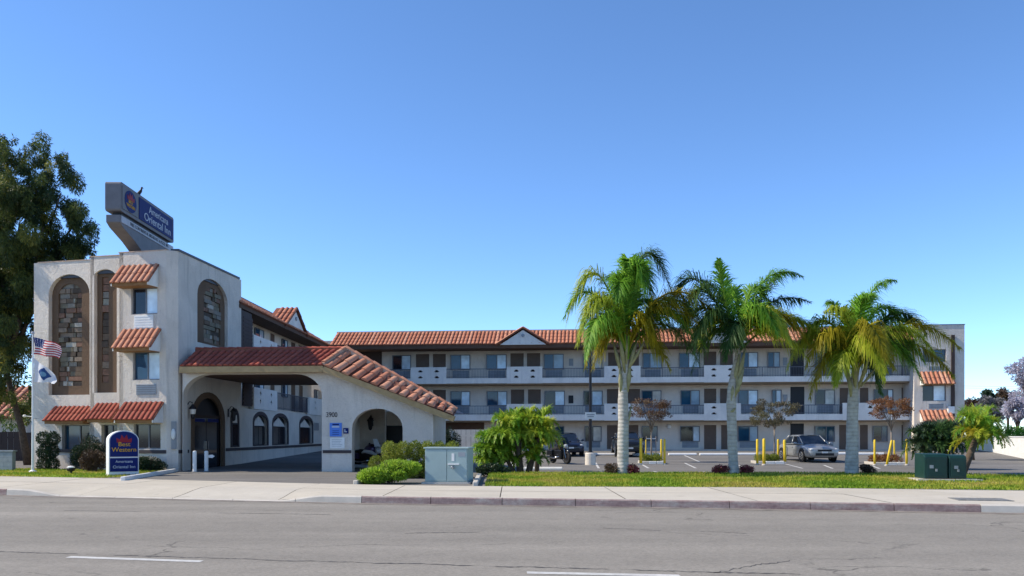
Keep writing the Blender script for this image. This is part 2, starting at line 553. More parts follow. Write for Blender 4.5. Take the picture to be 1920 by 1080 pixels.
xs = list(np.linspace(-150, 150, 301))
tag(strip(xs, lambda x: -60.0, lambda x: curb_y(x) + 0.05, ROADZ, 0).build('road', M['road']), kind='structure')

# parking lot and driveway: one sheet from the back of the sidewalk to beyond the buildings
lot_ys = [0, 0.05, 0.1, 0.15, 0.2, 0.25, 0.3, 0.35, 0.4, 0.5, 0.7, 1.0]
mb = MB(); vs = []; fs = []
lx = list(np.linspace(-110, 110, 111)); nv = len(lot_ys)
for x in lx:
    b = back_y(x) - 0.15
    for k in lot_ys:
        y = b + (135 - b) * k
        vs.append((x, y, lot_z(y) - 0.012))
for i in range(len(lx) - 1):
    for k in range(nv - 1):
        a = i * nv + k; fs.append((a, a + nv, a + nv + 1, a + 1))
mb.add(vs, fs)
tag(mb.build('parking_lot', M['lot']), kind='structure')

# sidewalk: a base with one paving slab per pour
xs = list(np.linspace(-46, 46, 185))
walk = strip(xs, lambda x: curb_y(x) + 0.10, lambda x: back_y(x) + 0.02, lambda x, y: walk_z(x, y) - 0.03, 0, 6).build('sidewalk', M['soil'])
tag(walk, kind='structure')
edges = [-46 + 3.05 * k + random.uniform(-.1, .1) for k in range(31)]
for a, b in zip(edges[:-1], edges[1:]):
    for (f0, f1) in ((0.0, 0.52), (0.52, 1.0)):
        g = 0.012
        sx = list(np.linspace(a + g, b - g, 7))
        lo = lambda x, f=f0: curb_y(x) + 0.155 + (back_y(x) - curb_y(x) - 0.155) * f + g
        hi = lambda x, f=f1: curb_y(x) + 0.155 + (back_y(x) - curb_y(x) - 0.155) * f - g
        j = random.uniform(-0.003, 0.003)
        strip(sx, lo, hi, lambda x, y: walk_z(x, y) + j, 0, 4).build('paving_slab', M['walk'], walk, m=Matrix.Identity(4))

# curb stones
curb = bpy.data.objects.new('curb', None); link(curb); tag(curb, kind='structure')
x = -46.0
while x < 46:
    L = 1.83; g = 0.008
    sx = list(np.linspace(x + g, x + L - g, 6))
    m = MB(); vs = []
    for q in sx:
        c = curb_y(q); zt = walk_z(q, c + 0.02) + 0.004
        vs += [(q, c - 0.035, -0.3), (q, c - 0.012, zt - 0.03), (q, c + 0.02, zt), (q, c + 0.15, zt), (q, c + 0.15, -0.3)]
    fs = []; tops = []
    for i in range(5):
        for k in range(4):
            a = i * 5 + k; fs.append((a, a + 5, a + 6, a + 1)); tops.append(1 if k >= 2 else 0)
    tops += [0, 0]
    fs += [(0, 1, 2, 3, 4), tuple(25 + k for k in (4, 3, 2, 1, 0))]
    m.add(vs, fs); m.mi = tops
    mid = x + L / 2
    red = mid < -14.6 or -3.6 < mid < 10.6
    m.build('curb_stone', [M['curb_red'] if red else M['concrete'], M['concrete']], curb, m=Matrix.Identity(4))
    x += L

tag(strip(list(np.linspace(-60, 60, 241)), lambda x: curb_y(x) - 0.42 - 0.05 * math.sin(x * 1.3), lambda x: curb_y(x) + 0.02, ROADZ + 0.004, 0).build('gutter', plain('gutter_grit', (0.20, 0.175, 0.15), .95, var=.35, scale=2.2)), kind='structure')
# the sidewalk utility cover
c = at(1838, 937, 2560 / 122.0)
f = Fr(c.x, c.y, math.atan2(-0.19, 1))
mb = MB().box(-.62, .62, -.42, .42, 0.004, 0.016)
for k in range(6): mb.box(-.55 + k * .19, -.43 + k * .19, -.36, .36, 0.016, 0.022)
o = mb.build('utility_cover', plain('cover_iron', (0.17, 0.17, 0.165), 0.7, var=.2), m=f.m)
tag(o, 'dark iron utility cover set flush in the sidewalk', 'utility cover')

# lane dashes and the tar seams along the lane
def rz(px, py):
    y = (EYE - ROADZ) * FPX / (py - PHY); return Vector(((px - PCX) / FPX * y, y, ROADZ + 0.004))
def ribbon(pts, w, z):
    m = MB(); vs = []
    for i, p in enumerate(pts):
        ww = w[i] if hasattr(w, '__len__') else w
        vs += [(p[0], p[1] - ww / 2, z), (p[0], p[1] + ww / 2, z)]
    return m.add(vs, [(2*i, 2*i+2, 2*i+3, 2*i+1) for i in range(len(pts) - 1)])
for a, b in (((128, 1044.5), (378, 1053)), ((988, 1074), (1275, 1080))):
    p, q = rz(*a), rz(*b)
    tag(ribbon([p.lerp(q, k / 8) for k in range(9)], 0.17, ROADZ + 0.004).build('lane_marking', M['marking']), kind='structure')
def seam(px0, py0, px1, py1, w, jit, n, gaps=()):
    p, q = rz(px0, py0), rz(px1, py1)
    pts, ws = [], []
    dy = 0.0
    for k in range(n + 1):
        t = k / n
        dy = dy * .8 + random.uniform(-jit, jit)
        c = p.lerp(q, t); pts.append((c.x, c.y + dy))
        ws.append(max(0.004, w * random.uniform(.15, 1.3) * (0.1 if any(a < t < b for a, b in gaps) else 1)))
    tag(ribbon(pts, ws, ROADZ + 0.003).build('tar_seam', M['tar']), kind='structure')
seam(-300, 1026, 640, 1054, .055, .02, 160, ((.2, .33), (.5, .58)))
seam(640, 1054, 1500, 1077, .06, .025, 130, ((.3, .36), (.6, .66)))
seam(120, 957, 620, 965, .05, .02, 80, ((.3, .6),))
seam(760, 1000, 900, 997, .05, .05, 30)
seam(1340, 1076, 1480, 1050, .05, .07, 30)
seam(1130, 990, 1400, 1000, .03, .04, 50, ((.4, .7),))

# ------------------------------------------------------------------ lawns
def lawn(name, xs, f0, f1, hump, nv=14):
    vs, fs = [], []
    for i, x in enumerate(xs):
        for k in range(nv + 1):
            t = k / nv; y = f0(x) + (f1(x) - f0(x)) * t
            e = min(1, min(t * 8, (1 - t) * 20)) * min(1, min(i, len(xs) - 1 - i) / 2)
            vs.append((x, y, max(0, lot_z(y)) - 0.04 + e * (0.05 + hump * t + 0.012 * math.sin(x * 1.7 + y * 2.3))))
    for i in range(len(xs) - 1):
        for k in range(nv):
            a = i * (nv + 1) + k; fs.append((a, a + nv + 1, a + nv + 2, a + 1))
    m = MB(); m.add(vs, fs)
    o = m.build(name, M['lawn'], smooth=True)
    return tag(o, kind='structure'), (xs, f0, f1, hump)

def rb(x):
    if x < 14.5: return 33.2
    if x < 19: return 33.2 - (x - 14.5) / 4.5 * 2.4
    return 30.8 - (x - 19) * 0.16
rf = lambda x: back_y(x) + 0.03
lxs = [-0.85 + k * 0.4 for k in range(0, 90)]
lawn('lawn', lxs, rf, rb, 0.12, 24)
lf = lambda x: back_y(x) + 0.03
lb = lambda x: 37.0 + (-14.0 - x) * 0.24 if x > -24 else 39.4
def lf2(x): return back_y(x) + 0.03 + max(0, (x + 15.2)) * 2.2
llx = [-40 + k * 0.4 for k in range(0, 64)]
lawn('lawn', llx, lf2, lb, 0.03)

def blades(xs, f0, f1, hump, n, h):
    x = RNG.uniform(xs[0], xs[-1], n); t = RNG.uniform(0.02, 0.98, n) ** 1.0
    y0 = np.array([f0(v) for v in x]); y1 = np.array([f1(v) for v in x]); y = y0 + (y1 - y0) * t
    e = np.minimum(1, np.minimum(t * 8, (1 - t) * 20))
    z = -0.04 + e * (0.05 + hump * t) + np.clip((y - 38) / 24 * .4, 0, .4)
    a = RNG.uniform(0, 2 * np.pi, n); w = RNG.uniform(.012, .03, n); hh = h * RNG.uniform(.5, 1.3, n)
    dx, dy = np.cos(a) * w, np.sin(a) * w
    lx_, ly_ = RNG.normal(0, .03, n), RNG.normal(0, .03, n)
    V = np.stack([np.stack([x - dx, y - dy, z - .02], 1), np.stack([x + dx, y + dy, z - .02], 1),
                  np.stack([x + dx * .2 + lx_, y + dy * .2 + ly_, z + hh], 1), np.stack([x - dx * .2 + lx_, y - dy * .2 + ly_, z + hh], 1)], 1)
    return V.reshape(-1, 3), np.arange(4 * n).reshape(-1, 4), RNG.random(n)
for (a, n, h) in (((lxs, rf, rb, .12), 80000, .07), ((llx, lf2, lb, .03), 26000, .06)):
    V, Q, v = blades(*a, n, h)
    tag(bulk('grass', V, Q, M['blade'], None, v), kind='stuff')

# parking stripes
def stripe(a, b, w=0.11):
    p, q = G(*a), G(*b)
    t = (q - p); s = Vector((-t.y, t.x, 0)).normalized() * w / 2
    n = 6; vs = []
    for k in range(n + 1):
        c = p + t * (k / n); z = lot_z(c.y) - 0.004
        vs += [(c.x - s.x, c.y - s.y, z), (c.x + s.x, c.y + s.y, z)]
    m = MB().add(vs, [(2*i, 2*i+2, 2*i+3, 2*i+1) for i in range(n)])
    tag(m.build('parking_line', M['marking']), kind='structure')
for a, b in (((1116, 867), (1127, 884)), ((1196, 866), (1230, 885)), ((1284, 868), (1326, 886)), ((1372, 868), (1425, 884)), ((1462, 867), (1505, 878)),
             ((1280, 852), (1312, 866)), ((1545, 872), (1585, 886)), ((1632, 872), (1680, 888)), ((960, 866), (958, 882))):
    stripe(a, b)
# ================================================================== roof tiles
_tm = {}
def tile_mesh(nseg, mat):
    key = (nseg, mat.name)
    if key in _tm: return _tm[key]
    m = MB(); K = 6
    for i in range(nseg):
        x0, x1 = i / nseg - (0.012 if i else 0.0), min(1.0, (i + 1) / nseg + 0.02)
        r0, r1, z0, z1 = 1.0, 0.80, 0.16, 0.0
        vs = []
        for x, r, z in ((x0, r0, z0), (x1, r1, z1)):
            for k in range(K + 1):
                a = math.pi * k / K
                vs.append((x, r * math.cos(a), z + r * math.sin(a)))
        fs = [(k, k + 1, K + 2 + k, K + 1 + k) for k in range(K)] + [tuple(range(K, -1, -1))]
        m.add(vs, fs)
    _tm[key] = m.mesh('roof_tile', mat, smooth=False)
    for p in _tm[key].polygons:
        p.use_smooth = len(p.vertices) == 4
    return _tm[key]

def tile_run(parent, lo, hi, nrm, r, mat, nseg=3):
    lo, hi = Vector(lo), Vector(hi)
    t = hi - lo; L = t.length; t.normalize()
    s = Vector(nrm).cross(t).normalized(); n = t.cross(s)
    h = r * .66
    m = Matrix(((t.x * L, s.x * r, n.x * h, lo.x), (t.y * L, s.y * r, n.y * h, lo.y), (t.z * L, s.z * r, n.z * h, lo.z), (0, 0, 0, 1)))
    o = bpy.data.objects.new('roof_tile', tile_mesh(nseg, mat))
    return link(o, parent, m)

def roof_strip(parent, L0, L1, U0, U1, spacing, r, mat, nseg=3, jitter=0.012, skip=None, thick=0.07, name='roof'):
    """A tiled strip between a lower edge L0-L1 and an upper edge U0-U1 (world points): a pan with a run of barrel tiles every spacing."""
    L0, L1, U0, U1 = map(Vector, (L0, L1, U0, U1))
    nrm = (L1 - L0).cross(U0 - L0).normalized()
    if nrm.z < 0: nrm.negate()
    d = nrm * thick
    m = MB()
    vs = [L0, L1, U1, U0, L0 - d, L1 - d, U1 - d, U0 - d]
    m.add(vs, [(0,1,2,3),(7,6,5,4),(0,4,5,1),(1,5,6,2),(2,6,7,3),(3,7,4,0)])
    pan = m.build(name, M['tile_base'], parent, world=True)
    n = max(1, round((L1 - L0).length / spacing))
    for k in range(n):
        f = (k + .5) / n
        if skip and skip(f): continue
        lo, hi = L0.lerp(L1, f), U0.lerp(U1, f)
        nn = (L1 - L0).cross(hi - lo).normalized()
        if nn.z < 0: nn.negate()
        t = (hi - lo).normalized()
        lo = lo - t * (0.05 + random.uniform(0, jitter * 3)) + nn * random.uniform(0, jitter) + (L1 - L0).normalized() * random.uniform(-.12, .12) * r
        tile_run(pan, lo, hi + nn * random.uniform(0, jitter), nn, r * random.uniform(.95, 1.05), mat, nseg)
    return pan

def ridge(parent, a, b, r, mat, n, name='ridge_cap'):
    a, b = Vector(a), Vector(b)
    t = (b - a)
    up = Vector((0, 0, 1)); s = t.cross(up).normalized(); nn = s.cross(t).normalized()
    if nn.z < 0: nn.negate()
    for k in range(n):
        lo, hi = a + t * (k / n), a + t * ((k + 1.06) / n)
        o = tile_run(parent, lo, hi, nn, r, mat, 1); o.name = name

def window(parent, f, u0, u1, z0, z1, c, split=0.5, left='glass', right='curtain', depth=0.10, name='window', fw=0.05):
    """A two-leaf slider set in the plane y=c of the frame f (thing > window > frame, panes)."""
    g = MB().box(u0 + fw, u1 - fw, c + depth * .55, c + depth, z0 + fw, z1 - fw).build(name, M['glass_dark'], parent, f.m)
    us = u0 + (u1 - u0) * split
    m = MB()
    m.box(u0, u1, c - .015, c + depth * .6, z0, z0 + fw).box(u0, u1, c - .015, c + depth * .6, z1 - fw, z1)
    m.box(u0, u0 + fw, c - .015, c + depth * .6, z0 + fw, z1 - fw).box(u1 - fw, u1, c - .015, c + depth * .6, z0 + fw, z1 - fw)
    m.box(us - fw * .5, us + fw * .5, c - .005, c + depth * .55, z0 + fw, z1 - fw)
    m.build('window_frame', M['wframe'], g, f.m)
    MB().box(u0 + fw, us - fw * .5, c + depth * .25, c + depth * .4, z0 + fw, z1 - fw).build('pane', M[left], g, f.m)
    MB().box(us + fw * .5, u1 - fw, c + depth * .35, c + depth * .5, z0 + fw, z1 - fw).build('pane', M[right], g, f.m)
    return g

def vent(parent, f, u0, u1, z0, z1, c, mat='ac', slats=5):
    g = MB().box(u0, u1, c - .03, c + .06, z0, z1).build('air_conditioner', M[mat], parent, f.m)
    m = MB()
    for k in range(slats):
        z = z0 + (z1 - z0) * (k + .5) / slats
        m.box(u0 + .03, u1 - .03, c - .045, c - .031, z - .012, z + .012)
    m.build('grille', M['wframe'] if mat == 'ac' else M['white'], g, f.m)
    return g

def awning(parent, f, u0, u1, zt, zb, proj, nt, mat, c=0.0, cheek=(True, True), body=0.16):
    """A tiled shed hood: stucco cheeks, timber fascia and soffit, barrel tiles."""
    zf = zb - body
    m = MB()
    # timber underside box
    m.prism([(u0 + .05, zf), (u1 - .05, zf), (u1 - .05, zb - .015), (u0 + .05, zb - .015)], c - proj + .06, c - .002)
    a = m.build('awning', M['fascia'], parent, f.m)
    for u, on in ((u0, cheek[0]), (u1 - .05, cheek[1])):
        if on:
            q = MB()
            vs = [(u + d, y, z) for d in (0, .05) for y, z in ((c - .003, zf + .01), (c - proj + .05, zf + .01), (c - proj + .05, zb - .02), (c - .003, zt - .03))]
            q.add(vs, [(0,1,2,3),(7,6,5,4),(0,4,5,1),(1,5,6,2),(2,6,7,3),(3,7,4,0)])
            q.build('cheek', M['stucco_white'], a, f.m)
    # tiles are children of the awning itself (thing > awning > roof_tile)
    L0, L1 = f.w(u0 - .04, c - proj, zb), f.w(u1 + .04, c - proj, zb)
    U0, U1 = f.w(u0 - .04, c - .01, zt), f.w(u1 + .04, c - .01, zt)
    nrm = (L1 - L0).cross(U0 - L0).normalized(); d = nrm * .05
    vs = [L0, L1, U1, U0, L0 - d, L1 - d, U1 - d, U0 - d]
    MB().add(vs, [(0,1,2,3),(7,6,5,4),(0,4,5,1),(1,5,6,2),(2,6,7,3),(3,7,4,0)]).build('tile_pan', M['tile_base'], a, world=True)
    w = (u1 - u0 + .08) / nt
    for k in range(nt):
        g = (k + .5) / nt
        lo, hi = L0.lerp(L1, g), U0.lerp(U1, g)
        lo = lo - (hi - lo).normalized() * random.uniform(.04, .07)
        tile_run(a, lo, hi, nrm, w * .36, mat, 2)
    return a

# ================================================================== tower
TA = math.atan2(-0.235, 0.972)
FC = Fr(-17.33, 37.66, TA)
FB = Fr(-19.05, 38.55, TA)
FA = Fr(-22.12, 39.86, TA)
ZT = 9.62
uC = FC.u(312); uB = FB.u(223) + .12; uA = FA.u(170) + .25
cR = FC.w(uC, 0); RX, RY = -14.58, 37.28
FR = Fr(RX, RY, math.atan2(6.7, 0.5))
tower = thing('hotel_tower', 'three storey stucco tower block with arched mosaic niches and red tile awnings', 'building', (-17.5, 40.0, 0))

# front walls
hC = []
wC = [FC.ray(246, 540) + FC.ray(295, 588), FC.ray(249, 660) + FC.ray(299, 712), FC.ray(251, 795) + FC.ray(301, 842)]
for a in wC: hC.append(rect(a[0], a[2], a[3], a[1]))
MB().prism(rect(0, uC, -.3, ZT), 0, .28, hC).build('front_wall', M['stucco'], tower, FC.m)
for i, a in enumerate(wC):
    window(tower, FC, a[0], a[2], a[3], a[1], .13, .5, 'glass_dark' if i != 1 else 'glass', 'curtain' if i < 2 else 'glass_dark')
u0, z1 = FC.ray(252, 592); u1, z0 = FC.ray(288, 615)
vent(tower, FC, u0, u1, z0, z1, 0, 'white')
u0, z1 = FC.ray(256, 721); u1, z0 = FC.ray(293, 740)
vent(tower, FC, u0, u1, z0, z1, 0, 'ac')

nB = (FB.ray(173, 506, 0), FB.ray(219, 736, 0))
nA = (FA.ray(91, 516, 0), FA.ray(168, 740, 0))
wB = FB.ray(190, 796) + FB.ray(220, 843)
wA = FA.ray(116, 797) + FA.ray(168, 846)
aB = arch(nB[0][0], nB[1][0], nB[1][1], nB[0][1], .45)
aA = arch(nA[0][0], nA[1][0], nA[1][1], nA[0][1], .95)
MB().prism(rect(0, uB, -.3, ZT), 0, .42, [aB, rect(wB[0], wB[2], wB[3], wB[1])]).build('front_wall', M['stucco'], tower, FB.m)
MB().prism(rect(0, uA, -.3, ZT), 0, .42, [aA, rect(wA[0], wA[2], wA[3], wA[1])]).build('front_wall', M['stucco'], tower, FA.m)
window(tower, FB, wB[0], wB[2], wB[3], wB[1], .2, .5, 'glass_dark', 'glass_dark')
window(tower, FA, wA[0], wA[2], wA[3], wA[1], .2, .55, 'glass', 'glass_dark')

STONES = [plain('niche_stone_%s' % n, c, 0.85, var=.25, scale=6) for n, c in (
    ('umber', (.13, .09, .06)), ('taupe', (.22, .165, .12)), ('grey', (.20, .18, .15)), ('pale', (.40, .36, .30)),
    ('rust', (.19, .105, .07)), ('olive', (.17, .145, .10)), ('dark', (.075, .055, .04)), ('sage', (.26, .25, .20)))]
def niche(f, a, slot, c0, c1, name='niche', cols=3, rows=13, weights=(5, 4, 1.2, .5, 4, 3, 2.5, .6), pale=()):
    """A brown recessed arch holding a panel of rough stone blocks."""
    back = MB().prism(a, c0, c0 + .12, [slot]).build(name, M['stucco_brown'], tower, f.m)
    us = [p[0] for p in slot]; zs = [p[1] for p in slot]
    u0, u1, z0, z1 = min(us), max(us), min(zs), max(zs)
    MB().box(u0 - .05, u1 + .05, c1, c1 + .1, z0 - .05, z1 + .05).build('niche_back', STONES[6], back, f.m)
    h = (z1 - z0) / rows
    for r in range(rows):
        k = 0.0; z = z0 + r * h
        cuts = [0.0] + sorted(random.uniform(.2, .8) for _ in range(cols - 1)) + [1.0]
        for i in range(cols):
            a0, a1 = u0 + (u1 - u0) * cuts[i], u0 + (u1 - u0) * cuts[i + 1]
            if a1 - a0 < .06: continue
            hh = h * random.uniform(.9, 1.0)
            m = random.choices(STONES, weights)[0]
            if (r, i) in pale: m = STONES[3]
            p = random.uniform(.0, .13)
            MB().box(a0 + .012, a1 - .012, c1 - .02 - p, c1, z + .01, z + hh).build('stone_block', m, back, f.m)
    return back
s0, s1 = FA.ray(106, 532, .1), FA.ray(150, 723, .1)
niche(FA, aA, arch(s0[0], s1[0], s1[1], s0[1], .55), .22, .36, cols=4, rows=21, pale=((14, 1), (12, 3), (11, 1), (8, 1), (8, 2), (1, 1), (0, 1), (0, 2)))
s0, s1 = FB.ray(188, 519, .1), FB.ray(201, 717, .1)
niche(FB, aB, rect(s0[0], s1[0], s1[1], s0[1]), .20, .33, cols=1, rows=15, weights=(3, 1, 1, .2, 4, 1, 6, .3))

# chamfered corner and side walls
def wall2(a, b, z0, z1, t=.25, name='wall', mat='stucco', parent=None, holes=()):
    a, b = Vector((*a[:2], 0)), Vector((*b[:2], 0))
    f = Fr(a.x, a.y, math.atan2(b.y - a.y, b.x - a.x))
    MB().prism(rect(0, (b - a).length, z0, z1), 0, t, holes).build(name, M[mat], parent or tower, f.m)
    return f
wall2(cR, (RX, RY), -.3, ZT, .25, 'corner_wall')
LR = 6.72
n0, n1 = FR.ray(370, 520), FR.ray(427, 655)
aR = arch(n0[0], n1[0], FR.ray(398, 648)[1], FR.ray(398, 524)[1], .95)
dr0, dr1 = FR.u(358), FR.u(420)
dz1 = FR.ray(388, 736)[1]
dA = arch(dr0, dr1, -.1, dz1, 1.35)
MB().prism(rect(0, LR, -.3, ZT), 0, .3, [aR, dA]).build('side_wall', M['stucco'], tower, FR.m)
s0, s1 = FR.ray(388, 540), FR.ray(419, 640)
niche(FR, aR, arch(s0[0], s1[0], FR.ray(403, 644)[1], FR.ray(403, 540)[1], .7), .16, .27, cols=4, rows=13, weights=(4, 4, 3, 1, 2, 4, 2, 1.5))
wall2((-22.12, 39.86), FA.w(0, 5.5), -.3, ZT, .25, 'side_wall')   # far-left side
wall2(FA.w(0, 5.5), FR.w(LR, 0), -.3, ZT, .25, 'back_wall')
bl = FB.w(0, 0); wall2(FB.w(0, .7), bl, -.3, ZT, .2, 'return_wall')
wall2(FC.w(0, .6), FC.w(0, 0), -.3, ZT, .2, 'return_wall')
roofp = [FA.w(0, .1), FA.w(uA, .1), FB.w(0, .1), FB.w(uB, .1), FC.w(0, .1), FC.w(uC, .1), FR.w(0, .1), FR.w(LR, .1), FA.w(.1, 5.4)]
MB().slab([(p.x, p.y) for p in roofp], ZT - .75, ZT - .6).build('roof', M['coping'], tower, world=True)
# thin metal coping
for f, u in ((FA, uA), (FB, uB), (FC, uC)):
    MB().box(-.03, u + .02, -.03, .3, ZT, ZT + .035).build('coping', M['mortar'], tower, f.m)
MB().box(-.05, LR + .03, -.05, .32, ZT, ZT + .09).build('coping', M['coping'], tower, FR.m)
# base band
for f, u, segs in ((FC, uC, ((0, uC),)), (FB, uB, ((0, uB),)), (FA, uA, ((0, uA),))):
    MB().box(0.01, u - .01, -.035, .0, .78, .93).build('band', M['band'], tower, f.m)
MB().box(0, dr0 - .25, -.035, 0, .78, .93).build('band', M['band'], tower, FR.m)
MB().box(dr1 + .2, LR, -.035, 0, .78, .93).build('band', M['band'], tower, FR.m)

# awnings over the windows
def aw(f, x0, yt, x1, yb, proj, nt, mat, cheek=(True, True)):
    u0 = f.ray(x0, yb, 0)[0]; u1 = f.ray(x1, yt, 0)[0]
    zt = f.ray((x0 + x1) / 2, yt, 0)[1]; zb = f.ray((x0 + x1) / 2, yb, -proj)[1]
    return awning(tower, f, u0, u1, zt, zb, proj, nt, mat, cheek=cheek)
aw(FC, 228, 497, 297, 527, .75, 7, M['tile_pale'])
aw(FC, 231, 617, 301, 650, .75, 7, M['tile_pale'])
aw(FC, 234, 754, 306, 786, .75, 8, M['tile_red_shade'])
aw(FB, 182, 756, 229, 785, .75, 6, M['tile_red_shade'], (False, False))
aw(FA, 103, 762, 177, 788, .75, 9, M['tile_red_shade'], (True, False))

# entrance door under the porte-cochere, in the right-hand face
g = MB().prism([p for p in arch(dr0, dr1, -.05, dz1, 1.35)], .2, .3).build('entrance_door', M['black'], tower, FR.m)
zm = FR.ray(388, 781)[1]
m = MB()
m.prism(arch(dr0 - .02, dr1 + .02, -.05, dz1 + .02, 1.35), -.05, .06, [arch(dr0 + .28, dr1 - .28, -.02, dz1 - .26, 1.15)])
m.build('door_surround', M['stucco_brown'], g, FR.m)
w_ = (dr1 - dr0 - .56)
MB().box(dr0 + .28, dr1 - .28, .06, .14, zm - .06, zm + .06).build('transom', M['darkwood'], g, FR.m)
for k in range(2):
    a0 = dr0 + .32 + k * w_ / 2; a1 = a0 + w_ / 2 - .06
    MB().box(a0, a1, .10, .15, .02, zm - .08).build('door_leaf', M['glass_dark'], g, FR.m)
    MB().box(a0 + .06 if k else a1 - .10, a0 + .10 if k else a1 - .06, .04, .08, .9, 1.3).build('door_handle', M['chrome'], g, FR.m)
    MB().box(a0 + .15, a1 - .15, .085, .098, 2.2, 2.35).build('door_lettering_strip', M['signblue'], g, FR.m)

def lantern(parent, f, u, z, s=1.0, c=0.0):
    g = MB().box(u - .08 * s, u + .08 * s, c - .02, c, z - .05 * s, z + .35 * s).build('wall_lantern', M['black'], parent, f.m)
    y = c - .28 * s
    m = MB()
    m.path([(u, c - .02, z + .3 * s), (u, c - .15 * s, z + .48 * s), (u, y, z + .42 * s)], .02 * s, 6)
    m.lathe([(.02, .42), (.06, .38), (.17, .24), (.18, .2), (.14, .2), (.09, -.18), (.05, -.24), (.01, -.26)], (u, y, z), 8)
    m.build('lantern_cage', M['black'], g, f.m)
    MB().lathe([(.10 * s, .18 * s), (.13 * s, .16 * s), (.085 * s, -.12 * s), (.05 * s, -.14 * s)], (u, y, z), 8).build('lantern_glass', M['cream'], g, f.m)
    return g
lantern(tower, FR, FR.u(349), FR.ray(349, 775)[1], 1.1)
lantern(tower, FR, FR.u(428), FR.ray(428, 780)[1], 1.0)
a0, a1 = FR.u(434), FR.u(452)
if a1 > LR - .15: a1 = LR - .15
g = MB().prism(arch(a0, a1, 1.0, 2.78, .5), -.012, 0).build('arched_window', M['black'], tower, FR.m)
MB().prism(arch(a0 - .14, a1 + .12, .97, 2.94, .62), -.05, -.013, [arch(a0 + .02, a1 - .02, 1.02, 2.74, .46)]).build('window_frame', M['band'], g, FR.m)
MB().prism([(a0 + .1, 2.2), (a1 - .1, 2.2), ((a0 + a1) / 2 + .22, 2.6), ((a0 + a1) / 2 - .22, 2.6)], -.03, -.013).build('fanlight', M['cream'], g, FR.m)
MB().box(a0 + .07, a1 - .07, -.03, -.013, 1.06, 2.12).build('pane', M['glass_dark'], g, FR.m)
# wall sconce on the corner, its white glint modelled as a pale ball
fcn = Fr(cR.x, cR.y, math.atan2(RY - cR.y, RX - cR.x))
u0, z1 = fcn.ray(321, 790); u1, z0 = fcn.ray(331, 842)
g = MB().box(u0, u1, -.08, 0, z0, z1).build('wall_sconce', M['grey'], tower, fcn.m)
u, z = fcn.ray(325, 814)
MB().ball((u, -.1, z), .10, .07, .24).build('sconce_glint', M['white'], g, fcn.m, smooth=True)

# ================================================================== guest wings
def balusters(parent, f, u0, u1, z0, z1, c):
    g = MB().box(u0, u1, c + .02, c + .07, z1 - .05, z1).build('railing', M['railing'], parent, f.m)
    m = MB().box(u0, u1, c + .03, c + .06, z0 + .08, z0 + .11)
    n = max(2, int((u1 - u0) / .115))
    for k in range(n + 1):
        u = u0 + (u1 - u0) * k / n
        w = .022 if k % 14 == 0 else .009
        m.box(u - w, u + w, c + .038, c + .052, z0, z1 - .05)
    tag(m.build('baluster', M['railing'], g, f.m), kind='stuff')
    return g

def slot_panel(parent, f, u0, u1, z0, z1, c, star=False, back=.24):
    """A stucco balcony panel pierced by four openings."""
    w, h = u1 - u0, z1 - z0
    holes = []
    for fu in (.27, .73):
        for fz in (.40, .76):
            cu, cz = u0 + w * fu, z0 + h * fz
            if star:
                r = .17; holes.append([(cu + r * (1 if k % 2 == 0 else .55) * math.cos(math.pi * k / 4), cz + r * (1 if k % 2 == 0 else .55) * math.sin(math.pi * k / 4)) for k in range(8)])
            else:
                a, b = .21, .085
                holes.append([(cu - a, cz - b * .3), (cu - a * .5, cz - b), (cu + a * .5, cz - b), (cu + a, cz - b * .3), (cu + a * .55, cz + b * .2), (cu + a * .4, cz + b), (cu - a * .4, cz + b), (cu - a * .55, cz + b * .2)])
    o = MB().prism(rect(u0, u1, z0, z1), c - .03, c + .16, holes).build('balcony_panel', M['stucco_white'], parent, f.m)
    MB().box(u0 + .1, u1 - .1, c + back, c + back + .03, z0 + .2, z1 - .1).build('panel_backing', M['darkwood'], o, f.m)
    return o

def door(parent, f, u0, u1, z0, z1, c, mat='door'):
    g = MB().box(u0, u1, c - .02, c + .05, z0, z1).build('door', M[mat], parent, f.m)
    m = MB().box(u0 - .05, u0, c - .035, c + .03, z0, z1 + .05).box(u1, u1 + .05, c - .035, c + .03, z0, z1 + .05).box(u0, u1, c - .035, c + .03, z1, z1 + .05)
    m.build('door_frame', M['stucco_tan'], g, f.m)
    MB().ball((u1 - .08, c - .05, z0 + 1.0), .03, .03, .03, 8, 5).build('door_handle', M['chrome'], g, f.m)
    return g

# ---- right-hand wing, seen from the front
FW = Fr(-14.0, 65.61, math.atan2(-0.0911, 0.9958))
BK = 1.45            # gallery depth
wing = thing('guest_wing', 'long three storey motel wing with open galleries and a clay tile mansard roof', 'building', tuple(FW.w(22, 3, 0)), 0)
U1 = FW.u(1706); UL = FW.u(636)
zS3b, zS3t = FW.ray(1250, 717)[1], FW.ray(1250, 707)[1]
zS2b, zS2t = FW.ray(1250, 788)[1], FW.ray(1250, 777)[1]
zE = FW.ray(1000, 646)[1]; zR = FW.ray(1000, 620.5, 1.1)[1]
GZ = lot_z(64) + .10
MB().box(UL - 6, U1 + .3, BK, BK + .3, 0, zE + .6).build('gallery_wall', M['stucco_tan'], wing, FW.m)
MB().box(UL - 2, U1, 10, 10.3, 0, zE + .9).build('back_wall', M['stucco_tan'], wing, FW.m)
for zb, zt in ((zS2b, zS2t), (zS3b, zS3t)):
    MB().box(UL - .3, U1, 0, BK, zb, zt).build('gallery_slab', M['stucco_white'], wing, FW.m)
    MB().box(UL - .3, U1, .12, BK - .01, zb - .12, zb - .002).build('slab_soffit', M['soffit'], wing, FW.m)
MB().box(UL - .5, U1, -.75, BK + .02, zE - .30, zE - .18).build('eave_soffit', M['eave'], wing, FW.m)
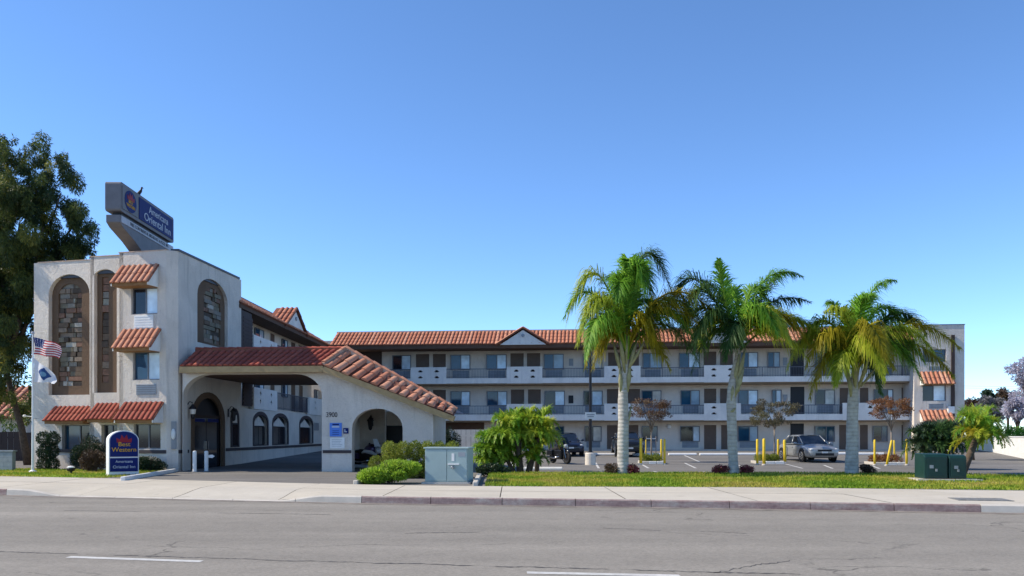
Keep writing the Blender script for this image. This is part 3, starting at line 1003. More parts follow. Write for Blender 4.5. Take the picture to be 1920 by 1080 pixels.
MB().box(UL - .5, U1, -.82, -.75, zE - .32, zE + .02).build('eave_fascia', M['eave'], wing, FW.m)
MB().box(UL - .5, U1, 1.05, 10.2, zE + .3, zR - .12).build('roof_deck', M['coping'], wing, FW.m)
gbl = ((FW.u(935), FW.u(1030)), (FW.u(1308), FW.u(1403)))
def in_gable(f):
    u = (UL - .5) + (U1 - UL + .5) * f
    return any(a + .35 < u < b - .35 for a, b in gbl)
roof_strip(wing, FW.w(UL - .5, -.85, zE), FW.w(U1, -.85, zE), FW.w(UL - .5, 1.1, zR), FW.w(U1, 1.1, zR), .293, .118, M['tile'], 4)
MB().box(UL - .5, U1, 1.02, 1.3, zR - .05, zR + .09).build('ridge_cap', M['mortar'], wing, FW.m)
def gable(parent, f, a, b, ze, za, tile, front=-.95, back=1.6):
    c = (a + b) / 2
    g = MB().prism([(a + .2, ze - .05), (b - .2, ze - .05), (c, za - .12)], front, back).build('gable', M['stucco_white'], parent, f.m)
    for s, e in ((1, a), (-1, b)):
        m = MB()
        p, q = Vector((e - s * .12, 0, ze - .10)), Vector((c, 0, za))
        d = Vector((0, 0, .09))
        vs = []
        for y in (front - .14, back):
            for k in (p, q, q + d, p + d): vs.append((k.x, y, k.z))
        m.add(vs, [(0,1,2,3),(7,6,5,4),(0,4,5,1),(1,5,6,2),(2,6,7,3),(3,7,4,0)])
        m.build('gable_roof', M['tile_base'], g, f.m)
        n = max(3, int((q - p).length / .3))
        for k in range(int((back - front) / .3)):
            y = front - .05 + k * .3
            lo = f.w(p.x, y, p.z + .1); hi = f.w(q.x, y, q.z + .1)
            nn = (f.w(p.x, y + 1, p.z) - f.w(p.x, y, p.z)).cross(hi - lo)
            if nn.z < 0: nn.negate()
            tile_run(g, lo, hi, nn, .115, tile, 3)
    MB().lathe([(.10, 0), (.13, .03), (.13, .07), (.02, .08)], (0, 0, 0), 10).build('gable_vent', M['ac'], g, f.m @ Matrix.Translation((c, front - .004, (ze + za * 1.2) / 2.2)) @ Matrix.Rotation(R(90), 4, 'X'))
    return g
zA = FW.ray(983, 618.5)[1]
for a, b in gbl: gable(wing, FW, a, b, zE - .05, zA, M['tile'])

def pxw(x, c=BK): return FW.u(x, c)
def zz(y, c=BK, x=1250): return FW.ray(x, y, c)[1]
rows = {3: (zS3t, zz(662), zz(691)), 2: (zS2t, zz(732), zz(760)), 1: (GZ, zz(799), zz(828))}
wins = {
 3: [(736, 771, .5, 'glass_dark', 'curtain'), (845, 882, .52, 'glass', 'curtain'), (912, 950, .52, 'glass', 'curtain'), (1020, 1057, .5, 'glass', 'curtain'), (1093, 1129, .5, 'glass', 'curtain'),
     (1205, 1241, .4, 'glass', 'curtain'), (1273, 1312, .5, 'glass', 'curtain'), (1388, 1421, .42, 'glass', 'curtain'), (1439, 1462, .5, 'glass', 'curtain'), (1527, 1566, .5, 'glass', 'glass'), (1639, 1675, .6, 'glass_dark', 'curtain')],
 2: [(845, 882, .52, 'glass', 'curtain'), (913, 951, .52, 'glass', 'curtain'), (1021, 1059, .5, 'glass_dark', 'curtain'), (1094, 1130, .45, 'glass_dark', 'curtain'), (1203, 1240, .5, 'glass', 'curtain'), (1276, 1312, .5, 'glass', 'curtain'),
     (1384, 1421, .5, 'glass', 'curtain'), (1447, 1465, .4, 'glass', 'curtain'), (1528, 1565, .5, 'glass_dark', 'curtain'), (1638, 1674, .7, 'glass_dark', 'curtain')],
 1: [(1024, 1058, .5, 'glass', 'glass'), (1096, 1128, .5, 'glass_dark', 'curtain'), (1203, 1233, .6, 'glass_dark', 'glass'), (1275, 1312, .66, 'glass_dark', 'curtain'), (1383, 1421, .55, 'glass', 'curtain'), (1527, 1565, .55, 'glass', 'glass'), (1636, 1664, .6, 'glass_dark', 'glass')]}
for fl, lst in wins.items():
    zf, zt, zb = rows[fl]
    for (a, b, sp, l, r) in lst:
        if r == 'curtain': r = random.choice(['curtain', 'curtain', 'curtain', 'curtain_warm', 'curtain_dim'])
        window(wing, FW, pxw(a), pxw(b), zb, zt, BK - .09, sp + random.uniform(-.04, .04), l, r, .1, 'window', .06)
        if b - a > 28:
            vent(wing, FW, pxw(a) + .15, pxw(b) - .1, zf + .12, zf + .68, BK, 'ac')
doors = {
 3: [(780, 805), (812, 836), (957, 982), (988, 1013), (1140, 1163), (1174, 1198), (1319, 1343), (1350, 1374), (1572, 1593), (1612, 1632), (1690, 1704)],
 2: [(780, 805), (812, 836), (958, 983), (990, 1014), (1138, 1163), (1176, 1200), (1320, 1343), (1350, 1374), (1574, 1594), (1612, 1628), (1690, 1704)],
 1: [(957, 982), (988, 1012), (1138, 1160), (1176, 1197), (1320, 1343), (1352, 1374), (1573, 1591), (1612, 1627), (1690, 1704)]}
dtop = {3: zz(660), 2: zz(729), 1: zz(797)}
for fl, lst in doors.items():
    for a, b in lst: door(wing, FW, pxw(a), pxw(b), rows[fl][0], dtop[fl], BK)
for fl, (a, b) in ((3, (1482, 1507)), (2, (1482, 1508)), (1, (1482, 1507))):     # stairwell openings
    MB().box(pxw(a), pxw(b), BK - .03, BK + .02, rows[fl][0], dtop[fl] + .1).build('stair_opening', M['black'], wing, FW.m)
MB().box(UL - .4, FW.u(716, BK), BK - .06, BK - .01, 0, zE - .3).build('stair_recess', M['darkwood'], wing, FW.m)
MB().box(pxw(780), pxw(908), BK - .04, BK + .02, GZ, zS2b - .13).build('painted_shade', M['eave'], wing, FW.m)  # dark brown sheet: shade painted onto the ground floor wall above the gate
# fittings on the gallery wall: signs and lamps of the stairwell
for fl in (3, 2):
    a, b = pxw(1468), pxw(1476); z = rows[fl][0]
    MB().box(a, b, BK - .06, BK, z + .9, z + 1.5).build('ice_machine_sign', M['grey'], wing, FW.m)
for px_ in (1070, 1076):
    pass
MB().box(pxw(1067), pxw(1075), BK - .05, BK, zS3t + 1.0, zS3t + 1.55).build('wall_plaque', M['grey'], wing, FW.m)
MB().box(pxw(1066), pxw(1075), BK - .05, BK, zS2t + .9, zS2t + 1.5).build('wall_plaque', M['black'], wing, FW.m)
MB().lathe([(.02, 0), (.16, .02), (.18, .08), (.12, .14), (.01, .16)], (0, 0, 0), 10).build('wall_lamp', M['white'], wing, FW.m @ Matrix.Translation((pxw(1254), BK, zz(800))) @ Matrix.Rotation(R(90), 4, 'X'))
panels3 = [(770, 837), (950, 1017), (1133, 1201), (1320, 1388), (1580, 1649)]
panels2 = [(770, 837), (950, 1017), (1133, 1201), (1320, 1389), (1580, 1651)]
for lst, zb, zt, ys in ((panels3, zS3b, zS3t, 685.5), (panels2, zS2b, zS2t, 756.5)):
    ztop = FW.ray(1250, ys)[1]; zrail = FW.ray(1250, ys + 3)[1]
    prev = UL + .2
    for a, b in lst:
        ua, ub = FW.u(a), FW.u(b)
        slot_panel(wing, FW, ua, ub, zb - .015, ztop, 0)
        balusters(wing, FW, prev, ua, zt, zrail, .02)
        prev = ub
    balusters(wing, FW, prev, U1 - .02, zt, zrail, .02)
MB().box(UL - 2, U1, .0, BK, GZ - .3, GZ).build('walkway', M['concrete'], wing, FW.m)

# ---- end block of the wing
E0, E1 = U1, FW.u(1800)
endb = thing('end_block', 'plain stucco end block of the motel wing with two tile awnings', 'building', tuple(FW.w((E0 + E1) / 2, 3, 0)), 0)
zEt = FW.ray(1750, 609.5, -.75)[1]
we = [FW.ray(1730, 655, -.75) + FW.ray(1774, 679, -.75), FW.ray(1730, 722, -.75) + FW.ray(1774, 752, -.75), FW.ray(1730, 792, -.75) + FW.ray(1774, 824, -.75)]
MB().prism(rect(E0 + .02, E1, 0, zEt), -.75, -.45, [rect(a[0], a[2], a[3], a[1]) for a in we]).build('front_wall', M['stucco'], endb, FW.m)
MB().box(E0 + .02, E0 + .3, -.45, 10.3, 0, zEt).build('side_wall', M['stucco'], endb, FW.m)
MB().box(E1 - .3, E1, -.45, 10.3, 0, zEt).build('side_wall', M['stucco'], endb, FW.m)
MB().box(E0 + .3, E1 - .3, 10, 10.3, 0, zEt).build('back_wall', M['stucco'], endb, FW.m)
MB().box(E0 + .02, E1 - .02, -.04, 10.2, zEt - .7, zEt - .5).build('roof', M['coping'], endb, FW.m)
MB().box(E0, E1 + .03, -.78, -.02, zEt, zEt + .05).build('coping', M['coping'], endb, FW.m)
for a in we:
    window(endb, FW, a[0], a[2], a[3], a[1], -.65, .48, 'glass_dark', 'curtain' if a is not we[0] else 'glass')
for y0, y1 in ((687, 694), (757, 766)):
    u0, z1 = FW.ray(1741, y0, -.75); u1, z0 = FW.ray(1769, y1, -.75)
    vent(endb, FW, u0, u1, z0, z1, -.75, 'ac', 3)
MB().box(FW.u(1784, -.85), FW.u(1790.5, -.85), -.85, -.76, 2.5, FW.ray(1787, 628, -.8)[1]).build('downspout', M['darkwood'], endb, FW.m)
for yt, yb in ((697, 719), (769, 789)):
    u0 = FW.u(1725, -.75); u1 = FW.u(1783, -.75)
    awning(endb, FW, u0, u1, FW.ray(1750, yt, -.75)[1], FW.ray(1750, yb, -1.5)[1], .75, 7, M['tile_pale'], c=-.75, body=.10)
MB().box(FW.u(1778, -1.0), FW.u(1790, -1.0), -1.02, -.76, FW.ray(1784, 775, -1.0)[1], FW.ray(1784, 762, -1.0)[1]).build('meter_box', M['white'], endb, FW.m)

# ---- left-hand wing, running back from the tower
FL = Fr(-14.06, 44.0, R(90))
lw = thing('guest_wing', 'receding three storey motel wing behind the tower with a gabled tile eave', 'building', (-16, 54, 0), 0)
LL = 21.4; LB = 1.3
z2b, z2t = 2.98, 3.12
z3b, z3t = 5.55, 6.0
zLe = 8.42
holes = []
arcs = []
for x0, x1, yt in ((475.5, 501.5, 783), (511.5, 539.5, 786), (562, 586, 791)):
    a0, a1 = FL.u(x0), FL.u(x1)
    arcs.append((a0, a1, 1.0, 2.72)); holes.append(arch(a0, a1, 1.0, 2.72, .45))
MB().prism(rect(0, LL, -.1, z2b), 0, .3, holes).build('ground_wall', M['stucco'], lw, FL.m)
for a0, a1, za, zb in arcs:
    g = MB().prism(arch(a0 - .02, a1 + .02, za, zb + .02, .46), .20, .26).build('arched_window', M['black'], lw, FL.m)
    MB().prism(arch(a0 - .16, a1 + .16, za - .02, zb + .18, .62), -.03, .02, [arch(a0 + .03, a1 - .03, za + .03, zb - .03, .43)]).build('window_frame', M['band'], g, FL.m)
    c = (a0 + a1) / 2
    MB().prism([(a0 + .12, zb - .62), (a1 - .12, zb - .62), (c + .35, zb - .2), (c, zb - .08), (c - .35, zb - .2)], .12, .18).build('fanlight', M['cream'], g, FL.m)
    MB().box(a0 + .08, c - .04, .13, .18, za + .05, zb - .68).build('pane', M['glass_dark'], g, FL.m)
    MB().box(c + .04, a1 - .08, .13, .18, za + .05, zb - .68).build('pane', M['glass_dark'], g, FL.m)
MB().box(.02, LL, -.035, 0, .78, .93).build('band', M['band'], lw, FL.m)
MB().box(0, LL, LB, LB + .25, 0, zLe).build('gallery_wall', M['stucco_tan'], lw, FL.m)
MB().box(0, LL, .3, LB, z2b, z2t).build('gallery_slab', M['stucco_tan'], lw, FL.m)
MB().box(0, LL, 0, LB, z3b, z3t).build('gallery_slab', M['stucco_white'], lw, FL.m)
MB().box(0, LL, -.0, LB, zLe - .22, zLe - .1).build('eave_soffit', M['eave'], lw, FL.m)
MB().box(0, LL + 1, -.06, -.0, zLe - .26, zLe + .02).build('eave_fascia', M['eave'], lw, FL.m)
MB().box(0, LL, 1.6, 8, zLe + .2, zLe + .6).build('roof_deck', M['coping'], lw, FL.m)
roof_strip(lw, FL.w(0, -.12, zLe), FL.w(LL + .6, -.12, zLe), FL.w(0, 1.75, zLe + 1.1), FL.w(LL + .6, 1.75, zLe + 1.1), .293, .118, M['tile'], 4)
MB().box(0, LL + .6, 1.65, 1.95, zLe + 1.05, zLe + 1.18).build('ridge_cap', M['coping'], lw, FL.m)
gable(lw, FL, 8.6, 14.0, zLe - .05, zLe + 1.3, M['tile'], -.05, 1.2)
# second floor, seen through the arch
segs = [('dark', FL.u(456), FL.u(474)), ('panel', FL.u(475), FL.u(519)), ('rail', FL.u(520), FL.u(579)), ('panel', FL.u(580), LL)]
for zt, ztop in ((z2t, 4.2), (z3t, 7.05)):
    for k, a, b in segs:
        if k == 'panel': slot_panel(lw, FL, a, b, zt - .12, ztop, 0.0, True)
        elif k == 'dark':
            g = MB().box(a, b, .02, .06, zt, zt + 1.9).build('louvre_screen', M['darkwood'], lw, FL.m)
            for q in range(9): MB().box(a + .05, b - .05, -.015, .019, zt + .1 + q * .2, zt + .22 + q * .2).build('slat', M['darkwood'], g, FL.m)
        else: balusters(lw, FL, a, b, zt, ztop - .05, .02)
    for x0, x1 in ((476, 492), (527, 537), (588, 596)):
        a, b = FL.u(x0, LB), FL.u(x1, LB)
        window(lw, FL, a, b, zt + 1.0, zt + 2.0, LB - .1, .5, 'glass', 'curtain', .1)
    for x0, x1 in ((545, 553), (560, 567), (506, 514)):
        door(lw, FL, FL.u(x0, LB), FL.u(x1, LB), zt, zt + 2.05, LB)
MB().box(FL.u(452), FL.u(472), .0, .05, z3t, z3t + 2.1).build('louvre_screen', M['darkwood'], lw, FL.m)
u = FL.u(592)
MB().box(u - .6, u + .9, -.03, -.0, 1.9, 2.45).build('wall_plaque', M['grey'], lw, FL.m)

# ================================================================== porte-cochere
FP = Fr(-14.45, 37.42, R(-4.2))
pc = thing('porte_cochere', 'arched stucco entrance canopy with a descending red tile skirt roof', 'building', (-9, 38, 0), 0)
PT = .45
ua0, ua1 = FP.u(343), FP.u(603.5)
za = FP.ray(470, 701)[1]
def round_head(u0, u1, z0, z1, rx, rz, n=9):
    l = [(u0, z0), (u1, z0)]
    l += [(u1 - rx + rx * math.cos(math.pi / 2 * k / n), z1 - rz + rz * math.sin(math.pi / 2 * k / n)) for k in range(n + 1)]
    l += [(u0 + rx - rx * math.sin(math.pi / 2 * k / n), z1 - rz + rz * math.cos(math.pi / 2 * k / n)) for k in range(n + 1)]
    return l
ub0, ub1 = FP.u(660), FP.u(755)
zb1 = FP.ray(707, 766)[1]
uE = FP.u(812); uK = FP.u(600)
zK = FP.ray(600, 690)[1]; zEnd = FP.ray(812, 772)[1]
outer = [(0, -.3), (uE, -.3), (uE, zEnd), (uK, zK), (0, zK)]
big = round_head(ua0, ua1, -.1, za, 1.25, .95)
small = arch(ub0, ub1, -.1, zb1, .85)
MB().prism(outer, 0, PT, [big, small]).build('front_wall', M['stucco'], pc, FP.m)
fE = wall2(FP.w(uE, PT - .02), FP.w(uE, 3.6), -.3, zEnd, .3, 'return_wall', 'stucco', pc)
# inside walls
MB().box(ua1 + .02, ua1 + .4, PT, 5.2, -.3, zK - .1).build('inner_pier', M['stucco_tan'], pc, FP.m)
bx0, bx1 = FP.u(675, 5), FP.u(722, 5)
MB().box(bx0, bx1, 5.0, 5.25, -.1, zK - .3).build('inner_wall', M['stucco_tan'], pc, FP.m)
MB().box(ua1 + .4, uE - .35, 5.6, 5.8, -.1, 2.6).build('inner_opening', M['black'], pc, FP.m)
MB().box(bx1, uE - .35, 5.3, 5.5, 2.05, 2.75).build('lintel', M['stucco'], pc, FP.m)
lantern(pc, FP, FP.u(697, 5), FP.ray(697, 797, 5)[1], 1.0, 5.0)
MB().box(FP.u(690, 4.97), FP.u(695, 4.97), 4.95, 5.0, .9, 1.15).build('outlet_box', M['grey'], pc, FP.m)
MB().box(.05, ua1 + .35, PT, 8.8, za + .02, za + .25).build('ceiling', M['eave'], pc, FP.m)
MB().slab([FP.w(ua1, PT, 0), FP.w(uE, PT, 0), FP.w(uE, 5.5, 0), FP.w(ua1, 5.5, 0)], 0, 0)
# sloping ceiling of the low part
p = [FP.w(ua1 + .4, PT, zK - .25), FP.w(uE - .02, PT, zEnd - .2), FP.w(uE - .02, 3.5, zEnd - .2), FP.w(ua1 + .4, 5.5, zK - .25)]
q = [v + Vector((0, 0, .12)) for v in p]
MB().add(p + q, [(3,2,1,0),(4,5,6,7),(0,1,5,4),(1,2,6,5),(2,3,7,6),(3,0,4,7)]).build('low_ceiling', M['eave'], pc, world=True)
# base band on the pier
MB().box(ua1 + .05, ub0 - .03, -.035, 0, .80, .93).build('band', M['band'], pc, FP.m)
# skirt roof: level part, hip, raking part
yl, yu = -.45, .95
L0 = FP.w(FP.u(337, yl), yl, FP.ray(340, 686, yl)[1]); LK = FP.w(FP.u(606, yl), yl, FP.ray(606, 684, yl)[1]); LE = FP.w(FP.u(851, yl), yl, FP.ray(851, 779, yl)[1])
U0 = FP.w(FP.u(368, yu), yu, FP.ray(368, 657, yu)[1]); UK = FP.w(FP.u(648, yu), yu, FP.ray(648, 655, yu)[1]); UE = FP.w(FP.u(856, yu), yu, FP.ray(856, 769.5, yu)[1])
L0.z = LK.z; U0.z = UK.z
roof_strip(pc, L0, LK, U0, UK, .27, .115, M['tile_red_shade'], 4, name='skirt_roof')
roof_strip(pc, LK, LE, UK, UE, .44, .165, M['tile_pale'], 2, .03, name='skirt_roof')
hip = MB().obox(LK + Vector((0, 0, .02)), UK + Vector((0, 0, .02)), .16, .14).build('hip_bed', M['mortar'], pc, world=True)
ridge(hip, LK + Vector((0, 0, .09)), UK + Vector((0, 0, .09)), .13, M['tile_pale'], 5)
top = MB().obox(UK, UE, .22, .16).build('ridge_bed', M['mortar'], pc, world=True)
ridge(top, UK + Vector((0, 0, .08)), UE + Vector((0, 0, .06)), .15, M['tile_pale'], 12)
top = MB().obox(U0, UK, .22, .12).build('ridge_bed', M['tile_base'], pc, world=True)
ridge(top, U0 + Vector((0, 0, .06)), UK + Vector((0, 0, .06)), .12, M['tile_red_shade'], 18)
# fascia boards
dz = Vector((0, 0, -.18))
MB().obox(L0 + dz + FP.m.to_3x3() @ Vector((0, .10, 0)), LK + dz + FP.m.to_3x3() @ Vector((0, .10, 0)), .30, .27).build('fascia', M['ochre'], pc, world=True)
MB().obox(LK + dz * 1.0 + FP.m.to_3x3() @ Vector((0, .10, 0)), LE + dz * .85 + FP.m.to_3x3() @ Vector((0, .10, 0)), .30, .24).build('fascia', M['ochre'], pc, world=True)
# roof behind the skirt
p = [U0 + Vector((0, .1, -.1)), UK + Vector((0, .1, -.1)), FP.w(FP.u(648, yu), 8.9, UK.z - .35), FP.w(FP.u(368, yu) - .3, 8.9, UK.z - .35)]
q = [UK + Vector((0, .1, -.1)), UE + Vector((0, .1, -.1)), FP.w(FP.u(856, yu), 3.8, UE.z - .1), FP.w(FP.u(648, yu), 8.9, UK.z - .35)]
MB().add(p, [(0,1,2,3)]).add(q, [(0,1,2,3)]).build('roof_deck', M['coping'], pc, world=True)

def letters(txt, name, mat, parent, m, size, align='CENTER', ext=.006, xs=1.0):
    c = bpy.data.curves.new(name, 'FONT'); c.body = txt; c.size = size; c.align_x = align; c.align_y = 'CENTER'
    c.extrude = ext; c.materials.append(mat)
    tmp = bpy.data.objects.new(name, c)
    COL.objects.link(tmp)
    me = bpy.data.meshes.new_from_object(tmp.evaluated_get(bpy.context.evaluated_depsgraph_get()))
    bpy.data.objects.remove(tmp)
    me.name = name
    o = tag(bpy.data.objects.new(name, me), kind='stuff')
    return link(o, parent, m @ Matrix.Rotation(R(90), 4, 'X') @ Matrix.Diagonal((xs, 1, 1, 1)))
u, z = FP.ray(622, 778)
letters('3900', 'address_numerals', M['letter_dark'], pc, FP.m @ Matrix.Translation((u, -.012, z)), .30, xs=.85)

# signs fixed to the pier
def wall_sign(name, label, x0, y0, x1, y1, mat, dep=.03, group=None):
    u0, z1 = FP.ray(x0, y0); u1, z0 = FP.ray(x1, y1)
    t = thing(name, label, 'sign', tuple(FP.w((u0 + u1) / 2, 0, z0)), R(-4.2), group)
    MB().box(u0, u1, -dep, 0, z0, z1).build('board', M[mat], t, FP.m)
    return t, u0, u1, z0, z1
t, a, b, c_, d = wall_sign('notice_sign', 'bright blue notice board on the entrance pier under the house number', 618.5, 793, 641, 818.5, 'signbright')
MB().box(a + .12, b - .12, -.036, -.03, d - .1, d - .04).build('heading', M['signblue'], t, FP.m)
MB().box(a + .1, b - .1, -.036, -.03, d - .2, d - .13).build('text_line', M['letter'], t, FP.m)
for k in range(3): MB().box(a + .12, b - .12, -.036, -.03, c_ + .08 + k * .08, c_ + .1 + k * .08).build('text_line', M['signblue'], t, FP.m)
t, a, b, c_, d = wall_sign('notice_sign', 'white notice board on the entrance pier below the blue one', 619, 820.5, 646.5, 841, 'white')
for k in range(5): MB().box(a + .08, b - .1 - (k % 3) * .05, -.034, -.03, d - .1 - k * .07, d - .085 - k * .07).build('text_line', M['ac'], t, FP.m)
t, a, b, c_, d = wall_sign('parking_sign', 'small dark blue square sign beside the pier arch', 644, 802.5, 653.5, 813, 'signblue')
MB().prism([(a + .05, c_ + .06), (b - .06, c_ + .06), (b - .06, c_ + .1), (a + .09, c_ + .1), (a + .09, d - .05), (a + .05, d - .05)], -.036, -.03).build('symbol', M['letter'], t, FP.m)
# ================================================================== roof sign
SY0, SY1 = 36.5, 42.7
def seg_text(f, txt, name, mat, parent, u, y, z, size, xs=1.0, ext=.006):
    return letters(txt, name, mat, parent, f.m @ Matrix.Translation((u, y, z)), size, 'CENTER', ext, xs)
SXR = -16.74
FS = Fr(SXR, SY0, R(91.9))          # x runs back along the face that looks right
LS = 6.25
sg = thing('roof_sign', 'large grey two tier roof sign with a blue name panel standing on the tower', 'sign', tuple(FS.w(LS * .45, .3, ZT)), R(91.9))
def rrect(u0, u1, z0, z1, r, n=4):
    l = []
    for cx, cz, a in ((u1 - r, z0 + r, -90), (u1 - r, z1 - r, 0), (u0 + r, z1 - r, 90), (u0 + r, z0 + r, 180)):
        for k in range(n + 1):
            g = R(a + 90 * k / n); l.append((cx + r * math.cos(g), cz + r * math.sin(g)))
    return l
ztop = 12.44; zub = 11.18
MB().prism(rrect(0, LS, zub, ztop, .12), 0, .66).build('upper_cabinet', M['signgrey'], sg, FS.m, bevel=.03)
MB().prism([(0.02, 10.70), (.35, 10.54), (1.6, 10.22), (2.5, 9.9), (2.95, 9.6), (3.05, 8.9), (4.6, 8.9), (4.7, 9.9), (LS - .05, 10.6), (LS, 10.73), (LS, 11.02), (.02, 11.02)], .03, .63).build('lower_cabinet', M['signgrey'], sg, FS.m, bevel=.02)
MB().box(.4, LS - .4, .15, .5, 11.02, zub).build('neck', M['coping'], sg, FS.m)
p1 = MB().box(.12, 1.78, -.03, 0, zub + .14, ztop - .14).build('emblem_panel', M['signgrey'], sg, FS.m)
cu, cz = .95, (zub + ztop) / 2
MB().prism([(cu + .62 * math.cos(2 * math.pi * k / 20) * (1 if True else 0), cz + .47 * math.sin(2 * math.pi * k / 20)) for k in range(20)], -.045, -.03).build('emblem_ground', M['signblue'], p1, FS.m)
def crown(cx, cz, w, h):
    return [(cx - w, cz - h * .2), (cx + w, cz - h * .2), (cx + w * 1.05, cz + h * .35), (cx + w * .55, cz + h * .15), (cx + w * .35, cz + h * .75), (cx, cz + h * .3), (cx - w * .35, cz + h * .75), (cx - w * .55, cz + h * .15), (cx - w * 1.05, cz + h * .35)]
MB().prism(crown(cu, cz + .12, .36, .34), -.06, -.045).build('emblem_crown', M['crownred'], p1, FS.m)
seg_text(FS, 'BEST', 'lettering', M['signyellow'], p1, cu, -.05, cz - .02, .21, 1.1)
seg_text(FS, 'WESTERN', 'lettering', M['signyellow'], p1, cu, -.05, cz - .21, .20, 1.0)
p2 = MB().box(1.92, LS - .18, -.03, 0, zub + .14, ztop - .14).build('name_panel', M['signblue'], sg, FS.m)
seg_text(FS, 'Americana', 'lettering', M['letter'], p2, 4.2, -.035, zub + .83, .46, 1.2)
seg_text(FS, 'Oriental Inn', 'lettering', M['letter'], p2, 4.1, -.035, zub + .40, .50, 1.35)
p3 = MB().box(.10, LS - .05, -.0, .03, 10.72, 11.00).build('message_panel', M['signwhite'], sg, FS.m)
seg_text(FS, 'FREE CONTINENTAL BREAKFAST & POOL SPA', 'lettering', M['letter_dark'], p3, LS * .52, -.004, 10.86, .21, 1.05)

# bird on the sign
bp = FS.w(2.35, .12, ztop)
bird = thing('bird', 'dark bird perched on top of the roof sign', 'bird', tuple(bp), R(40))
b = MB()
b.path([(-.30, 0, .04), (-.18, 0, .10), (-.04, 0, .20), (.05, 0, .33), (.08, 0, .42), (.10, 0, .50)], [.015, .045, .10, .085, .055, .05], 10)
b.ball((.11, 0, .53), .062, .055, .058, 10, 6)
b.path([(.15, 0, .53), (.24, 0, .505)], [.02, .004], 6)
b.path([(-.26, 0, .05), (-.46, 0, -.06)], [.03, .02], 6)
b.path([(.0, .04, .16), (.02, .04, .0)], [.012, .010], 5); b.path([(.0, -.04, .16), (.02, -.04, .0)], [.012, .010], 5)
b.v = [(x * .78, y * .78, z * .78) for x, y, z in b.v]
b.build('bird_body', M['black'], bird, smooth=True)

# ================================================================== monument sign
mp = at(204, 815, 33.0); ang = R(38)
FMn = Fr(mp.x, mp.y, ang)
mn = thing('monument_sign', 'white arched monument sign with blue panels on the lawn by the driveway', 'sign', (mp.x, mp.y, 0), ang)
w, h, dp = 1.10, 1.76, .44
MB().prism([(0, -.1), (w, -.1)] + [(w / 2 + w / 2 * math.cos(math.pi * k / 16), 1.38 + .38 * math.sin(math.pi * k / 16)) for k in range(17)], 0, dp).build('cabinet', M['white'], mn, FMn.m, bevel=.015)
pa = MB().prism([(.04, .74), (w - .04, .74)] + [(w / 2 + (w / 2 - .04) * math.cos(math.pi * k / 16), 1.38 + .345 * math.sin(math.pi * k / 16)) for k in range(17)], -.025, 0).build('brand_panel', M['signblue'], mn, FMn.m)
MB().prism(crown(w / 2, 1.36, .27, .32), -.035, -.025).build('emblem_crown', M['crownred'], pa, FMn.m)
seg_text(FMn, 'Best', 'lettering', M['signyellow'], pa, w / 2, -.03, 1.22, .23, 1.1, .008)
seg_text(FMn, 'Western', 'lettering', M['signyellow'], pa, w / 2, -.03, 1.01, .24, 1.05, .008)
pb = MB().box(.04, w - .04, -.025, 0, .16, .69).build('name_panel', M['signblue'], mn, FMn.m)
seg_text(FMn, 'Americana', 'lettering', M['letter'], pb, w / 2, -.03, .55, .14, 1.05)
seg_text(FMn, 'Oriental Inn', 'lettering', M['letter'], pb, w / 2, -.03, .34, .16, 1.05)
MB().box(-.03, w + .03, -.03, dp + .03, -.1, .06).build('plinth', M['concrete'], mn, FMn.m)

